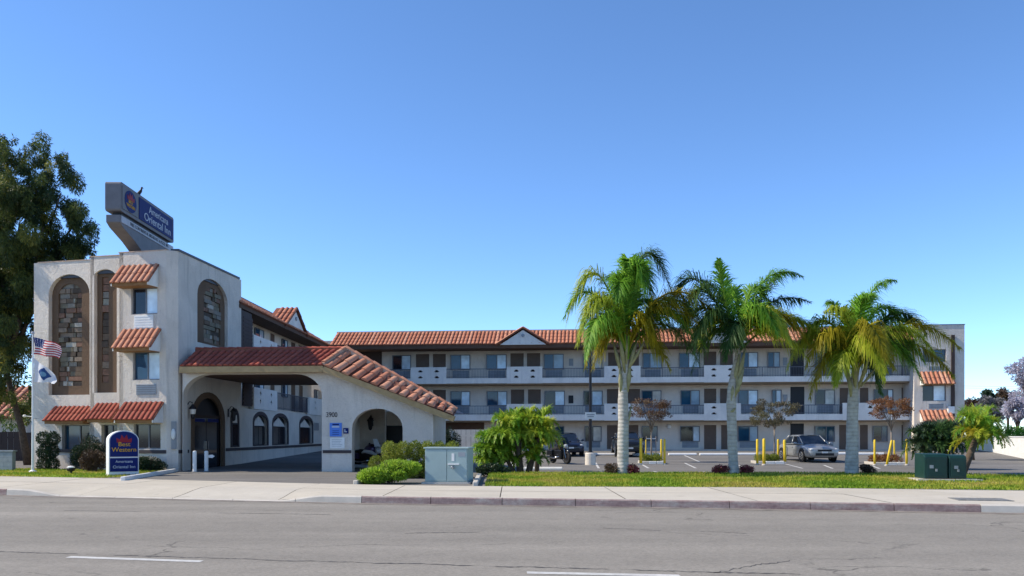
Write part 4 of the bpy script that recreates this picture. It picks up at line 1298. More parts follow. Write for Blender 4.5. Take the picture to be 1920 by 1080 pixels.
# ================================================================== flags
fp = at(61.5, 884, 35.6); fp.z = 0.02
zt = EYE + (PHY - 628) / FPX * 35.6
pole = thing('flagpole', 'slim white flagpole on the lawn carrying two flags', 'flagpole', tuple(fp))
MB().path([(0, 0, 0), (0, 0, 2.2), (0, 0, zt)], [.055, .045, .03], 10).build('pole', M['white'], pole)
MB().ball((0, 0, zt + .06), .07, .07, .07, 10, 6).build('finial', M['signwhite'], pole)
MB().lathe([(.16, 0), (.16, .05), (.06, .12)], (0, 0, 0), 12).build('base_flange', M['white'], pole)
MB().tube((0, 0, 2.32), (-.32, 0, 2.36), .02, 6).ball((-.34, 0, 2.36), .09, .07, .06, 8, 5).build('cleat_lamp', M['cream'], pole)
MB().tube((0, 0, 2.27), (.3, -.05, 2.25), .012, 6).build('halyard_arm', M['grey'], pole)
def flag_mat(kind):
    t = NT('flag_' + kind)
    uv = t.n('ShaderNodeUVMap'); s = t.n('ShaderNodeSeparateXYZ'); t.l(uv.outputs[0], s.inputs[0])
    def math_(op, a, b=None):
        x = t.n('ShaderNodeMath', operation=op)
        for i, v in enumerate((a, b)):
            if v is None: continue
            if isinstance(v, bpy.types.NodeSocket): t.l(v, x.inputs[i])
            else: x.inputs[i].default_value = v
        return x.outputs[0]
    if kind == 'stripes':
        st = math_('MODULO', math_('FLOOR', math_('MULTIPLY', s.outputs[1], 13.0)), 2.0)
        red = t.mix(st, (0.42, 0.03, 0.045), (0.72, 0.70, 0.70))
        can = math_('MULTIPLY', math_('LESS_THAN', s.outputs[0], 0.42), math_('GREATER_THAN', s.outputs[1], 6 / 13))
        vx = t.n('ShaderNodeTexVoronoi'); vx.inputs['Scale'].default_value = 11; vx.inputs['Randomness'].default_value = 0.0
        t.l(uv.outputs[0], vx.inputs['Vector'])
        star = math_('LESS_THAN', vx.outputs['Distance'], 0.22)
        blue = t.mix(star, (0.02, 0.035, 0.16), (0.7, 0.7, 0.72))
        col = t.mix(can, red, blue)
    else:
        dx = math_('MULTIPLY', math_('SUBTRACT', s.outputs[0], 0.5), 1.5); dy = math_('SUBTRACT', s.outputs[1], 0.5)
        ins = math_('LESS_THAN', math_('ADD', math_('ABSOLUTE', dx), math_('MULTIPLY', math_('ABSOLUTE', dy), 1.0)), 0.40)
        core = math_('LESS_THAN', math_('ADD', math_('MULTIPLY', dx, dx), math_('MULTIPLY', dy, dy)), 0.022)
        col = t.mix(core, t.mix(ins, (0.72, 0.74, 0.78), (0.03, 0.08, 0.24)), (0.16, 0.32, 0.48))
    t.done(col, 0.8, 0.2)
    tr = t.n('ShaderNodeBsdfTranslucent'); t.l(col, tr.inputs['Color'])
    mx = t.n('ShaderNodeMixShader'); mx.inputs[0].default_value = 0.3
    t.l(t.b.outputs[0], mx.inputs[1]); t.l(tr.outputs[0], mx.inputs[2]); t.l(mx.outputs[0], t.out.inputs['Surface'])
    return t.m
def flag(name, label, z0, z1, length, droop, mat, seedv, taper=0.0, swing=.25):
    nu, nv_ = 26, 14
    m = MB(); vs = []; uvs = []
    for i in range(nu + 1):
        u = i / nu
        for j in range(nv_ + 1):
            v = j / nv_
            top = z1 - droop * u ** 1.25; bot = z0 - (droop * .55) * u ** 1.1
            if taper: top = z1 - (z1 - z0) * taper * u ** 1.1 - droop * u; bot = z0 - droop * .35 * u
            z = bot + (top - bot) * v
            x = .04 + length * u
            wv = math.sin(u * 8.5 + seedv - v * 1.8) * .11 * u ** .6 + math.sin(u * 17 + v * 3 + seedv) * .035 * u
            vs.append((x + .05 * math.sin(v * 4 + u * 6), -swing * u * length + wv, z + .04 * math.sin(u * 9 + seedv) * u)); uvs.append((u, v))
    fs = []
    for i in range(nu):
        for j in range(nv_):
            a = i * (nv_ + 1) + j; fs.append((a, a + nv_ + 1, a + nv_ + 2, a + 1))
    m.add(vs, fs)
    o = m.build(name, mat, None, Matrix.Translation(fp), smooth=True)
    l = o.data.uv_layers.new(name='UVMap')
    for lp in o.data.loops: l.data[lp.index].uv = uvs[lp.vertex_index]
    tag(o, label, 'flag')
    return o
pz = lambda y: EYE + (PHY - y) / FPX * 35.6 - fp.z
flag('flag', 'red and white striped national flag with a starred blue corner flying from the pole', pz(664), pz(632), 1.22, .36, flag_mat('stripes'), .6)
flag('flag', 'white pennant with a blue emblem flying below the striped flag', pz(716), pz(670), 1.02, .18, flag_mat('emblem'), 2.1, .62, .2)

# lawn spotlight
c = G(133, 889); sp = thing('lawn_spotlight', 'small dark lawn spotlight with a white cap', 'spotlight', (c.x, c.y, .04))
MB().lathe([(.05, 0), (.05, .06), (.14, .10), (.16, .18), (.14, .22)], (0, 0, 0), 12).build('housing', M['black'], sp)
MB().lathe([(.15, .22), (.15, .25), (.08, .29), (.01, .30)], (0, 0, 0), 12).build('lens_cap', M['white'], sp)

# white guard posts by the entrance, one with a small sign
def guard(px, pyb, ptop, label):
    c = G(px, pyb)
    h_ = (pyb - ptop) / FPX * c.y
    t = thing('guard_post', label, 'bollard', tuple(c), 0, 'white guard posts at the entrance door')
    MB().lathe([(.085, -.05), (.085, h_ - .05), (.07, h_ - .015), (.03, h_)], (0, 0, 0), 14).build('post', M['white'], t)
    MB().lathe([(.13, 0), (.13, .02), (.09, .03)], (0, 0, 0), 14).build('collar', M['grey'], t)
    return t, h_
guard(365, 885, 845, 'white guard post nearer the tower corner, bare without a sign')
t, h_ = guard(387, 884, 845, 'white guard post with a small pointer sign on its side')
MB().prism([(.09, h_ - .30), (.26, h_ - .32), (.36, h_ - .24), (.26, h_ - .17), (.09, h_ - .19)], -.015, .015).build('pointer_sign', M['white'], t)

# low block wall at the far left
lwall = thing('block_wall', 'low grey painted block wall at the back of the lawn', 'wall', (-28, 38.2, 0), R(-8))
FLw = Fr(-28, 38.2, R(-8))
capy = .86
m = MB().box(-12, 6.2, 0, .2, -.2, capy).build('wall_body', plain('wall_grey', (.24, .25, .26), .9, var=.1), lwall, FLw.m)
for r in range(4):
    for k in range(46):
        u0 = -12 + k * .4 + (r % 2) * .2
        MB().box(u0 + .006, min(6.2, u0 + .394), -.012, 0, -.0 + r * .2 + .006, r * .2 + .194).build('block', M['grey'], lwall, FLw.m)
MB().box(-12, 6.25, -.04, .24, capy, capy + .06).build('wall_cap', M['grey'], lwall, FLw.m)

# neighbouring house
FH = Fr(-52, 66, R(4))
hs = thing('neighbour_house', 'low tan house with a pink tile roof behind the big tree', 'house', (-48, 66, .3), R(4))
m = MB().box(-8, 14, 0, 8, 0, 2.9).build('wall', M['stucco_tan'], hs, FH.m)
roof_strip(hs, FH.w(-9, -1, 2.9), FH.w(15, -1, 2.9), FH.w(-9, 4, 5.6), FH.w(15, 4, 5.6), .5, .2, M['tile_pale'], 5)
MB().add([FH.w(-9, 9, 2.9), FH.w(15, 9, 2.9), FH.w(15, 4, 5.6), FH.w(-9, 4, 5.6)], [(0,1,2,3)]).build('roof', M['tile_base'], hs, world=True)
for a in (-5, 0, 5, 9.5): window(hs, FH, a, a + 1.6, 1.0, 2.2, -.05, .5, 'glass_dark', 'glass_dark')
fw_ = thing('wood_fence', 'dark board fence behind the low grey wall', 'fence', (-34, 47, .1), R(3))
FF = Fr(-34, 47, R(3))
for k in range(60):
    MB().box(-9 + k * .32, -9 + k * .32 + .30, random.uniform(0, .02), .04, -.1, 1.75 + random.uniform(-.03, .03)).build('board', M['darkwood'], fw_, FF.m)
for z in (.3, 1.4): MB().box(-9, 10.2, .04, .1, z, z + .09).build('rail', M['darkwood'], fw_, FF.m)

# ================================================================== utility cabinet
c0 = G(796, 906.5); FU = Fr(c0.x, c0.y, R(-9))
wU = FU.u(877); hU = (906.5 - 838.5) / FPX * c0.y; dU = .95
cab = thing('utility_cabinet', 'pale blue grey utility cabinet with a lock bar beside the hedge', 'cabinet', tuple(FU.w(wU / 2, .4, 0)), R(-9))
MB().box(-.08, wU + .08, -.08, dU + .1, -.1, .05).build('plinth', M['concrete'], cab, FU.m)
MB().box(.015, wU - .015, .015, dU, .05, hU - .05).build('body', M['utility'], cab, FU.m)
MB().box(-.03, wU + .03, -.03, dU + .03, hU - .05, hU).build('lid', M['utility'], cab, FU.m, bevel=.012)
us = wU * .52
d1 = MB().box(.03, us - .012, -.012, .014, .09, hU - .07).build('door', M['utility'], cab, FU.m, bevel=.006)
d2 = MB().box(us + .012, wU - .03, -.012, .014, .09, hU - .07).build('door', M['utility'], cab, FU.m, bevel=.006)
MB().box(us + .16, us + .25, -.02, -.012, hU - .45, hU - .20).build('warning_label', M['white'], d2, FU.m)
MB().box(us + .38, wU - .08, -.018, -.012, hU - .30, hU - .16).build('data_plate', M['ac'], d2, FU.m)
MB().box(us + .04, us + .42, -.07, -.012, .62, .66).build('lock_bar', M['white'], d2, FU.m)
MB().lathe([(.05, 0), (.05, .10), (.03, .12)], (0, 0, 0), 10).build('lock', M['grey'], d2, FU.m @ Matrix.Translation((us + .2, -.012, .54)) @ Matrix.Rotation(R(90), 4, 'X'))
MB().obox(FU.w(us + .2, -.10, .54), FU.w(us + .24, -.16, .50), .03, .03).build('handle', M['grey'], d2, world=True)
for z in (.3, .8): MB().box(.02, .05, -.03, -.013, z, z + .1).build('hinge', M['grey'], d1, FU.m)

# cream board gate behind the hedge
g0 = at(846, 835, 55.5); FG = Fr(g0.x, 55.5, R(-5))
gt = thing('board_gate', 'cream vertical board enclosure gate in front of the wing', 'gate', tuple(FG.w(1.2, 0, .3)), R(-5))
gw = 2.9; gz0, gz1 = lot_z(55.5), EYE + (PHY - 805.5) / FPX * 55.5
for k in range(9):
    a = gw * k / 9
    MB().box(a + .012, a + gw / 9 - .012, 0, .05, gz0 + .04, gz1).build('board', M['cream'], gt, FG.m)
MB().box(-.12, 0, -.03, .1, gz0 - .1, gz1 + .04).box(gw, gw + .12, -.03, .1, gz0 - .1, gz1 + .04).build('gate_post', M['cream'], gt, FG.m)
for z in (.35, 1.2): MB().box(0, gw, .05, .1, gz0 + z, gz0 + z + .1).build('rail', M['cream'], gt, FG.m)

# ================================================================== lamp post
lp = G(1107, 871); Hh = EYE + (PHY - 600) / FPX * lp.y - lp.z
lt = thing('lamp_post', 'tall dark parking lot lamp post on a cream concrete footing', 'lamp post', tuple(lp))
MB().lathe([(.27, -.1), (.27, .56), (.24, .60), (.1, .61)], (0, 0, 0), 20).build('footing', M['cream'], lt)
MB().path([(0, 0, .58), (0, 0, 3), (0, 0, Hh)], [.085, .075, .06], 10).build('pole', M['black'], lt)
MB().lathe([(.16, .60), (.16, .63), (.09, .68)], (0, 0, 0), 12).build('base_plate', M['black'], lt)
MB().box(.0, .75, -.18, .18, Hh - .06, Hh + .1).build('lamp_head', M['black'], lt, bevel=.02)
MB().box(.1, .68, -.13, .13, Hh - .075, Hh - .06).build('lamp_lens', M['signwhite'], lt)
zs = EYE + (PHY - 778.5) / FPX * lp.y - lp.z
s_ = MB().box(-.27, .27, -.12, -.09, zs - .19, zs + .15).build('sign_plate', M['white'], lt)
MB().box(-.20, .20, -.125, -.12, zs + .0, zs + .05).box(-.16, .16, -.125, -.12, zs - .10, zs - .05).build('sign_text', M['ac'], s_)

# ================================================================== wheel stops
ws = None
def wheel_stop(px0, px1, py, label, group='concrete wheel stops along the parking bays', rot=0.0):
    global ws
    c = G((px0 + px1) / 2, py); L = (px1 - px0) / FPX * c.y
    if ws is None:
        ws = thing('wheel_stop', label, 'wheel stop', tuple(c), rot, group)
        m = MB().prism([(-.13, 0), (.13, 0), (.12, .08), (.07, .145), (-.07, .145), (-.12, .08)], -.9, .9)
        o = m.build('stop_body', M['white'], ws, WM[ws.name] @ Matrix.Rotation(R(90), 4, 'Z'), bevel=.02)
        for s in (-.55, .55): MB().lathe([(.025, .13), (.025, .152), (.01, .155)], (s, 0, 0), 8).build('pin', M['grey'], ws)
        return
    copy_thing(ws, tuple(c), rot, label)
for a, b, py, lab in ((1112, 1147, 853.5, 'white wheel stop just right of the lamp post footing'), (1262, 1297, 853.5, 'white wheel stop right of the leftmost planter'), (1320, 1356, 853.5, 'white wheel stop left of the middle palm'),
                      (1383, 1414, 853.0, 'white wheel stop right of the middle palm trunk'), (1571, 1590, 852, 'white wheel stop behind the sedan and the third palm'), (1612, 1650, 852.5, 'white wheel stop left of the rightmost planter'),
                      (997, 1036, 881.5, 'white wheel stop by the shaggy palm clump at the lawn edge'), (1195, 1230, 854, 'white wheel stop behind the leftmost planter')):
    wheel_stop(a, b, py, lab)

# ================================================================== transformer boxes on their pad
c0 = G(1735, 905.5); FT = Fr(c0.x, c0.y, R(-6))
padw = FT.u(1822) + .0
pad = tag(MB().slab([FT.w(-.28, -.14), FT.w(1.75, -.20), FT.w(1.5, 1.0), FT.w(-.3, 1.0)], 0.0, .13).build('concrete_pad', M['concrete']), 'pale concrete pad under the green transformer boxes', 'pad')
def transformer(u0, u1, hgt, label):
    t = thing('transformer_box', label, 'transformer', tuple(FT.w((u0 + u1) / 2, .5, .13)), R(-6), 'green transformer boxes on the concrete pad')
    w_ = (u1 - u0); x0, x1 = -w_ / 2, w_ / 2
    m = MB()
    vs = []
    prof = [(-.42, 0), (-.42, hgt * .86), (-.36, hgt * .95), (-.24, hgt), (.5, hgt), (.5, 0)]
    n = len(prof)
    for x in (x0, x1): vs += [(x, y, z) for y, z in prof]
    m.add(vs, [tuple(range(n)), tuple(reversed(range(n, 2 * n)))] + [(k, k + n, (k + 1) % n + n, (k + 1) % n) for k in range(n)])
    m.build('housing', M['transformer'], t, bevel=.03)
    MB().box(x0 + .06, x1 - .06, -.445, -.425, .08, hgt * .80).build('door', M['transformer'], t, bevel=.01)
    MB().box(x0 + .16, x0 + .28, -.452, -.444, hgt * .42, hgt * .55).build('warning_label', M['ac'], t)
    MB().box(-.03, .03, -.47, -.444, hgt * .3, hgt * .4).build('latch', M['grey'], t)
    return t
transformer(0.0, .74, .84, 'wider green transformer box, left one on the pad')
transformer(.78, 1.34, .80, 'narrower green transformer box, right one on the pad')

# boundary wall on the far right
wl = thing('boundary_wall', 'sunlit white boundary wall beyond the lot at the far right', 'wall', (33, 56, .3), 0)
a_, b_ = Vector((38.5, 72.0)), Vector((27.5, 43.5))
fw2 = Fr(a_.x, a_.y, math.atan2(b_.y - a_.y, b_.x - a_.x))
Lw = (b_ - a_).length
MB().box(0, Lw, 0, .25, -.2, 1.44).build('wall_body', M['white'], wl, fw2.m)
MB().box(0, Lw, -.04, .29, 1.44, 1.50).build('wall_cap', M['white'], wl, fw2.m)

# overhead wires, far right
for k, y in enumerate((722, 726)):
    pts = []
    for i in range(17):
        t_ = i / 16; px_ = 1700 + 420 * t_
        p = at(px_, y + 6 * (1 - (2 * t_ - 1) ** 2) - 3, 120); pts.append(p)
    o = MB().path(pts, .012, 4).build('overhead_wire', M['railing'])
    tag(o, ('upper' if k == 0 else 'lower') + ' thin overhead wire in the sky right of the end block', 'wire')

# ================================================================== cars
def paint(name, c, metal=.4):
    t = NT(name)
    t.b.inputs['Coat Weight'].default_value = .6; t.b.inputs['Coat Roughness'].default_value = .08
    return t.done(c, .35, .5, metal)
M['silver'] = paint('silver_paint', (.31, .32, .32))
M['navy'] = paint('navy_paint', (.012, .018, .045))
M['charcoal'] = paint('black_paint', (.012, .012, .014))
M['lamp'] = glass_mat('headlamp', (.45, .47, .48), .1, .6)
M['tail'] = plain('tail_lamp', (.22, .01, .012), .3)
def car(name, label, loc, rz, mat, L=4.6, W_=1.80, H=1.45, suv=False, group=None):
    t = thing(name, label, 'car', loc, rz, group)
    k = L / 4.6; ww = W_ / 1.8; hh = H / 1.45
    top = [(-2.30, .66, .42, .74, .86), (-2.2, .80, .30, .80, .98), (-1.75, .88, .23, .84, 1.04), (-1.0, .90, .20, .86, 1.02), (0, .905, .20, .85, .98), (.85, .90, .20, .84, .97), (1.35, .90, .20, .80, .92), (1.85, .885, .20, .75, .86), (2.15, .83, .22, .69, .77), (2.30, .72, .27, .61, .67)]
    if suv: top = [(x, w, b + .06, s * 1.12, d * 1.15) for x, w, b, s, d in top]
    half = lambda w, zb, zs, zd: [(0, zb), (w * .84, zb), (w * .97, zb + .09), (w, zb + .26), (w * .985, zs - .10), (w * .94, zs), (w * .84, zs + (zd - zs) * .65), (w * .45, zd), (0, zd + .015)]
    m = MB(); vs = []; n = 9
    for x, w, b, s, d in top:
        h_ = half(w * ww, b, s * hh, d * hh)
        ring = [(x * k, y, z) for y, z in h_] + [(x * k, -y, z) for y, z in reversed(h_[1:-1])]
        vs += ring
    N = 2 * n - 2; fs = []
    for i in range(len(top) - 1):
        for j in range(N): fs.append((i*N+j, (i+1)*N+j, (i+1)*N+(j+1) % N, i*N+(j+1) % N))
    fs += [tuple(range(N)), tuple(reversed(range((len(top)-1)*N, len(top)*N)))]
    m.add(vs, fs)
    body = m.build('body', mat, t, smooth=True)
    sm = body.modifiers.new('sub', 'SUBSURF'); sm.levels = sm.render_levels = 2
    # greenhouse
    zb = .93 * hh * (1.12 if suv else 1); zr = H - .03
    rear = -2.1 if suv else -1.85
    base = [(rear, .70), (-1.2, .84), (0, .855), (.75, .83), (1.12, .70)]
    roof = [(rear + (.25 if suv else .85), .58), (-.75, .64), (-.2, .655), (.18, .63), (.30, .58)]
    g = MB(); vs = []
    for (x0, y0), (x1, y1) in zip(base, roof): vs += [(x0 * k, y0 * ww, zb), (x1 * k, y1 * ww, zr - .03), (x1 * k, -y1 * ww, zr - .03), (x0 * k, -y0 * ww, zb)]
    fs = []
    for i in range(4):
        for j in range(3): fs.append((i*4+j, i*4+j+1, (i+1)*4+j+1, (i+1)*4+j))
    fs += [(0, 3, 2, 1), (16, 17, 18, 19)]
    g.add(vs, fs); gl = g.build('glasshouse', M['glass_dark'], t)
    r = MB(); vs = []
    for x, y in roof:
        vs += [(x * k, (y + .02) * ww, zr - .045), (x * k, y * .75 * ww, zr + .015), (x * k, 0, zr + .03), (x * k, -y * .75 * ww, zr + .015), (x * k, -(y + .02) * ww, zr - .045)]
    fs = []
    for i in range(4):
        for j in range(4): fs.append((i*5+j, i*5+j+1, (i+1)*5+j+1, (i+1)*5+j))
    r.add(vs, fs); ro = r.build('roof', mat, t, smooth=True)
    so_ = ro.modifiers.new('s', 'SOLIDIFY'); so_.thickness = .035
    p = MB()
    for s in (1, -1):
        for i, wd in ((0, .07), (2, .05), (4, .055)):
            (x0, y0), (x1, y1) = base[i], roof[i]
            p.tube((x0 * k, s * y0 * ww, zb), (x1 * k, s * (y1 + .01) * ww, zr - .03), wd * .62, 6, wd * .5)
        p.path([(base[0][0] * k, s * base[0][1] * ww, zb), (base[1][0] * k, s * base[1][1] * ww, zb + .01), (base[2][0] * k, s * base[2][1] * ww, zb + .01), (base[3][0] * k, s * base[3][1] * ww, zb + .01), (base[4][0] * k, s * base[4][1] * ww, zb)], .028, 6)
    p.build('pillars', mat, t, smooth=True)
    wr = .33 if not suv else .37
    for x in (1.38, -1.40):
        for s in (1, -1):
            y = s * (.905 * ww - .095)
            wm = WM[t.name] @ Matrix.Translation((x * k, y, wr)) @ Matrix.Rotation(R(90), 4, 'X')
            a = MB().lathe([(wr * .60, -.11), (wr * .93, -.11), (wr, -.07), (wr, .07), (wr * .93, .11), (wr * .60, .11)], (0, 0, 0), 24).build('wheel', M['rubber'], t, wm)
            q = MB().lathe([(.01, -.06), (wr * .3, -.10), (wr * .62, -.115), (wr * .65, -.10), (wr * .65, .10), (wr * .62, .115), (wr * .3, .10), (.01, .06)], (0, 0, 0), 20)
            q.build('rim', M['grey'], a, wm, smooth=True)
            sp = MB()
            for e in (-.118, .118):
                for j in range(5):
                    g_ = 2 * math.pi * j / 5
                    c1 = Vector((math.cos(g_), math.sin(g_), 0))
                    sp.obox(c1 * .04 + Vector((0, 0, e)), c1 * wr * .6 + Vector((0, 0, e)), .06, .02, (0, 0, 1))
            sp.build('spokes', M['chrome'], a, wm)
            MB().lathe([(wr * 1.16, -.02), (wr * 1.16, .02), (.02, .02)], (0, 0, 0), 24).build('wheel_arch', M['black'], t, WM[t.name] @ Matrix.Translation((x * k, s * (.893 * ww), wr + .01)) @ Matrix.Rotation(R(90), 4, 'X'))
    zh = .66 * hh * (1.12 if suv else 1)
    for s in (1, -1):
        MB().ball((2.06 * k, s * .66 * ww, zh), .20, .18, .085, 12, 6).build('headlight', M['lamp'], t, smooth=True)
        MB().ball((-2.17 * k, s * .66 * ww, .80 * hh), .10, .15, .09, 10, 6).build('tail_light', M['tail'], t, smooth=True)
        MB().ball((.78 * k, s * .99 * ww, zb + .05), .07, .11, .07, 10, 6).build('wing_mirror', mat, t, smooth=True)
        for x in (.15, -.75): MB().box((x - .09) * k, (x + .09) * k, s * .905 * ww - .015, s * .905 * ww + .015, .76 * hh, .79 * hh).build('door_handle', mat, t)
    MB().box(2.255 * k, 2.29 * k, -.38, .38, zh - .10, zh - .0).build('grille', M['black'], t)
    MB().box(2.24 * k, 2.30 * k, -.50, .50, .34, .47).build('air_intake', M['black'], t)
    MB().box(2.30 * k, 2.315 * k, -.16, .16, .47, .56).build('number_plate', M['white'], t)
    MB().box(-2.318 * k, -2.30 * k, -.16, .16, .62, .72).build('number_plate', M['white'], t)
    return t
c = G(1524, 867.5)
car('parked_car', 'silver sedan parked facing the street beside the middle planter', (c.x + .45, c.y + 2.2, lot_z(c.y + 2)), R(-86), M['silver'])
c = G(1184, 857)
car('parked_car', 'black car parked behind the leftmost palm trunk', (c.x, c.y + 2, lot_z(c.y + 2)), R(-92), M['charcoal'], 4.4, 1.72, 1.5, True)
c = G(1064, 856)
car('parked_car', 'dark blue car parked behind the shaggy palm clump', (c.x, c.y + 2, lot_z(c.y + 2)), R(-84), M['navy'], 4.4, 1.75, 1.45)

# ================================================================== motorcycles
def motorcycle(label, loc, rz, fairing, screen):
    t = thing('motorcycle', label, 'motorcycle', loc, rz)
    for x in (.72, -.70):
        wm = WM[t.name] @ Matrix.Translation((x, 0, .31)) @ Matrix.Rotation(R(90), 4, 'X')
        m = MB(); vs, fs = [], []
        for i in range(24):
            a = 2 * math.pi * i / 24
            for j in range(8):
                b = 2 * math.pi * j / 8
                rr = .245 + .07 * math.cos(b); vs.append((rr * math.cos(a), rr * math.sin(a), .085 * math.sin(b)))
        for i in range(24):
            for j in range(8): fs.append((i*8+j, ((i+1) % 24)*8+j, ((i+1) % 24)*8+(j+1) % 8, i*8+(j+1) % 8))
        w_ = m.add(vs, fs).build('wheel', M['rubber'], t, wm, smooth=True)
        q = MB().lathe([(.03, -.035), (.14, -.02), (.21, -.03), (.21, .03), (.14, .02), (.03, .035)], (0, 0, 0), 20)
        for j in range(6):
            g_ = math.pi * j / 3; q.obox((.02 * math.cos(g_), .02 * math.sin(g_), 0), (.21 * math.cos(g_), .21 * math.sin(g_), 0), .03, .02)
        q.build('rim', M['black'], w_, wm)
    MB().path([(-.95, 0, .50), (-.70, 0, .66), (-.45, 0, .60)], [.03, .09, .06], 8).build('rear_fender', fairing, t, smooth=True)
    MB().path([(.95, 0, .55), (.74, 0, .665), (.52, 0, .60)], [.03, .08, .04], 8).build('front_fender', fairing, t, smooth=True)
    MB().path([(-.78, 0, .76), (-.45, 0, .74), (-.1, 0, .76)], [.07, .14, .10], 10).build('seat', M['rubber'], t, smooth=True)
    MB().path([(-.16, 0, .78), (.05, 0, .86), (.28, 0, .88), (.50, 0, .86)], [.12, .24, .26, .16], 12).build('fuel_tank', fairing, t, smooth=True)
    MB().box(-.30, .38, -.20, .20, .22, .70).box(-.05, .15, -.22, .22, .34, .50).build('engine', M['charcoal'], t, bevel=.04)
    MB().path([(.2, -.2, .36), (-.2, -.22, .28), (-.9, -.22, .34)], [.03, .045, .06], 8).build('exhaust', M['chrome'], t, smooth=True)
    for s in (.1, -.1): MB().tube((.72, s, .31), (.45, s, 1.0), .028, 8).build('fork', M['chrome'], t)
    MB().path([(.40, -.42, 1.02), (.46, -.2, 1.06), (.46, .2, 1.06), (.40, .42, 1.02)], .016, 6).build('handlebar', M['black'], t)
    MB().ball((.56, 0, .90), .13, .12, .12, 12, 7).build('headlight', M['lamp'], t, smooth=True)
    m = MB(); vs = [(.58, -.22, 1.0), (.58, .22, 1.0), (.42, .16, 1.36), (.42, -.16, 1.36)]
    vs += [(x - .01, y, z) for x, y, z in vs]
    m.add(vs, [(0,1,2,3),(7,6,5,4),(0,4,5,1),(1,5,6,2),(2,6,7,3),(3,7,4,0)]).build('windscreen', screen, t)
    for s in (.24, -.24): MB().box(-.85, -.35, s - .09, s + .09, .42, .70).build('saddlebag', fairing, t, bevel=.04)
    for s in (.36, -.36): MB().ball((.40, s, 1.14), .03, .07, .045, 8, 5).build('mirror', M['black'], t)
    MB().tube((-.05, .1, .3), (-.02, .32, .01), .015, 6).build('side_stand', M['black'], t)
    return t
M['purple'] = paint('purple_paint', (.05, .03, .10))
c = G(1050, 869)
motorcycle('dark touring motorcycle parked in the lot beside the shaggy palm clump', tuple(c), R(-62), M['charcoal'], M['glass_dark'])
c = G(690, 877)
mo = motorcycle('purple and white motorcycle parked inside the small arch', tuple(c), R(-30), M['purple'], M['white'])
MB().path([(.62, -.13, .62), (.35, -.23, .74), (.0, -.24, .78), (-.2, -.20, .70)], [.05, .10, .09, .04], 8).build('side_fairing', M['white'], mo, smooth=True)
MB().ball((.66, 0, .80), .16, .17, .15, 12, 7).build('nose_fairing', M['white'], mo, smooth=True)
# lamp standard inside the arch
c = Vector(((722 - PCX) / FPX * 43.0, 43.0, lot_z(43)))
t = thing('garden_lamp', 'slim pale lamp standard seen through the small arch', 'lamp', tuple(c))
zz_ = EYE + (PHY - 786) / FPX * 43 - c.z
MB().path([(0, 0, 0), (0, 0, zz_)], [.05, .035], 8).build('pole', M['ac'], t)
MB().lathe([(.05, zz_), (.13, zz_ + .06), (.17, zz_ + .3), (.06, zz_ + .36), (.02, zz_ + .42)], (0, 0, 0), 10).build('lantern', M['cream'], t)
MB().path([(0, 0, zz_ - .3), (-.18, 0, zz_ - .22), (-.34, 0, zz_ - .3)], .02, 6).ball((-.38, 0, zz_ - .26), .10, .10, .12, 10, 6).build('side_lantern', M['cream'], t)
# white wheel stop under the arch
wheel_stop(672, 704, 876.5, 'white wheel stop seen through the small arch')
# ================================================================== foliage
def leaf_cloud(clumps, n, size, squash=(1, 1, 1), shell=.55, droop=0.0, aspect=.45, tone=.45, seed=1):
    """Leaf quads spread through ellipsoid clumps [(c, r)], with one tone per clump plus leaf noise."""
    g = np.random.default_rng(seed)
    C = np.array([c for c, r in clumps], float); Rr = np.array([r if hasattr(r, '__len__') else (r,) * 3 for c, r in clumps], float)
    vol = np.prod(Rr, 1) ** (2 / 3); idx = g.choice(len(clumps), n, p=vol / vol.sum())
    d = g.normal(size=(n, 3)); d /= np.linalg.norm(d, axis=1)[:, None]
    rad = shell + (1 - shell) * g.random(n) ** .6
    P = C[idx] + d * Rr[idx] * rad[:, None]
    ax = d * .8 + g.normal(size=(n, 3)) * .7; ax[:, 2] -= droop
    ax /= np.linalg.norm(ax, axis=1)[:, None]
    o = g.normal(size=(n, 3)); sd = np.cross(ax, o); sd /= np.linalg.norm(sd, axis=1)[:, None]
    s = size * g.uniform(.55, 1.35, n)[:, None]
    a = ax * s; b = sd * s * aspect
    V = np.stack([P, P + a * .5 + b * .5, P + a, P + a * .5 - b * .5], 1)
    ct = g.random(len(clumps))
    var = np.clip(ct[idx] * tone + g.random(n) * (1 - tone) , 0, 1)
    return V.reshape(-1, 3), np.arange(4 * n).reshape(-1, 4), var

GREEN = leaf_mat('leaf_green', [(0, (0.0234, 0.052, 0.013)), (0.5, (0.0585, 0.1105, 0.0234)), (1, (0.13, 0.1885, 0.039))], 0.4)
DARK = leaf_mat('leaf_dark', [(0, (.010, .024, .012)), (.6, (.020, .046, .018)), (1, (.05, .08, .03))], .2)
LIME = leaf_mat('leaf_lime', [(0, (0.1181, 0.2194, 0.0202)), (0.5, (0.2531, 0.4134, 0.0338)), (1, (0.4894, 0.6075, 0.0844))], 0.5)
OLIVE = leaf_mat('leaf_olive', [(0, (.06, .09, .012)), (.5, (.155, .20, .022)), (1, (.34, .36, .05))], .45)
BROWN = leaf_mat('leaf_brown', [(0, (.045, .028, .018)), (.6, (.085, .05, .03)), (1, (.12, .085, .04))], .2)
RUST = leaf_mat('leaf_rust', [(0, (.11, .045, .02)), (.5, (.24, .10, .035)), (1, (.30, .18, .06))], .35)
TREE = leaf_mat('leaf_tree', [(0, (0.0182, 0.0364, 0.0182)), (0.45, (0.065, 0.1014, 0.0312)), (0.75, (0.182, 0.208, 0.0455)), (1, (0.39, 0.325, 0.0585))], 0.45)
JACA = leaf_mat('blossom_lilac', [(0, (.22, .21, .24)), (.5, (.48, .45, .53)), (1, (.70, .68, .74))], .4)
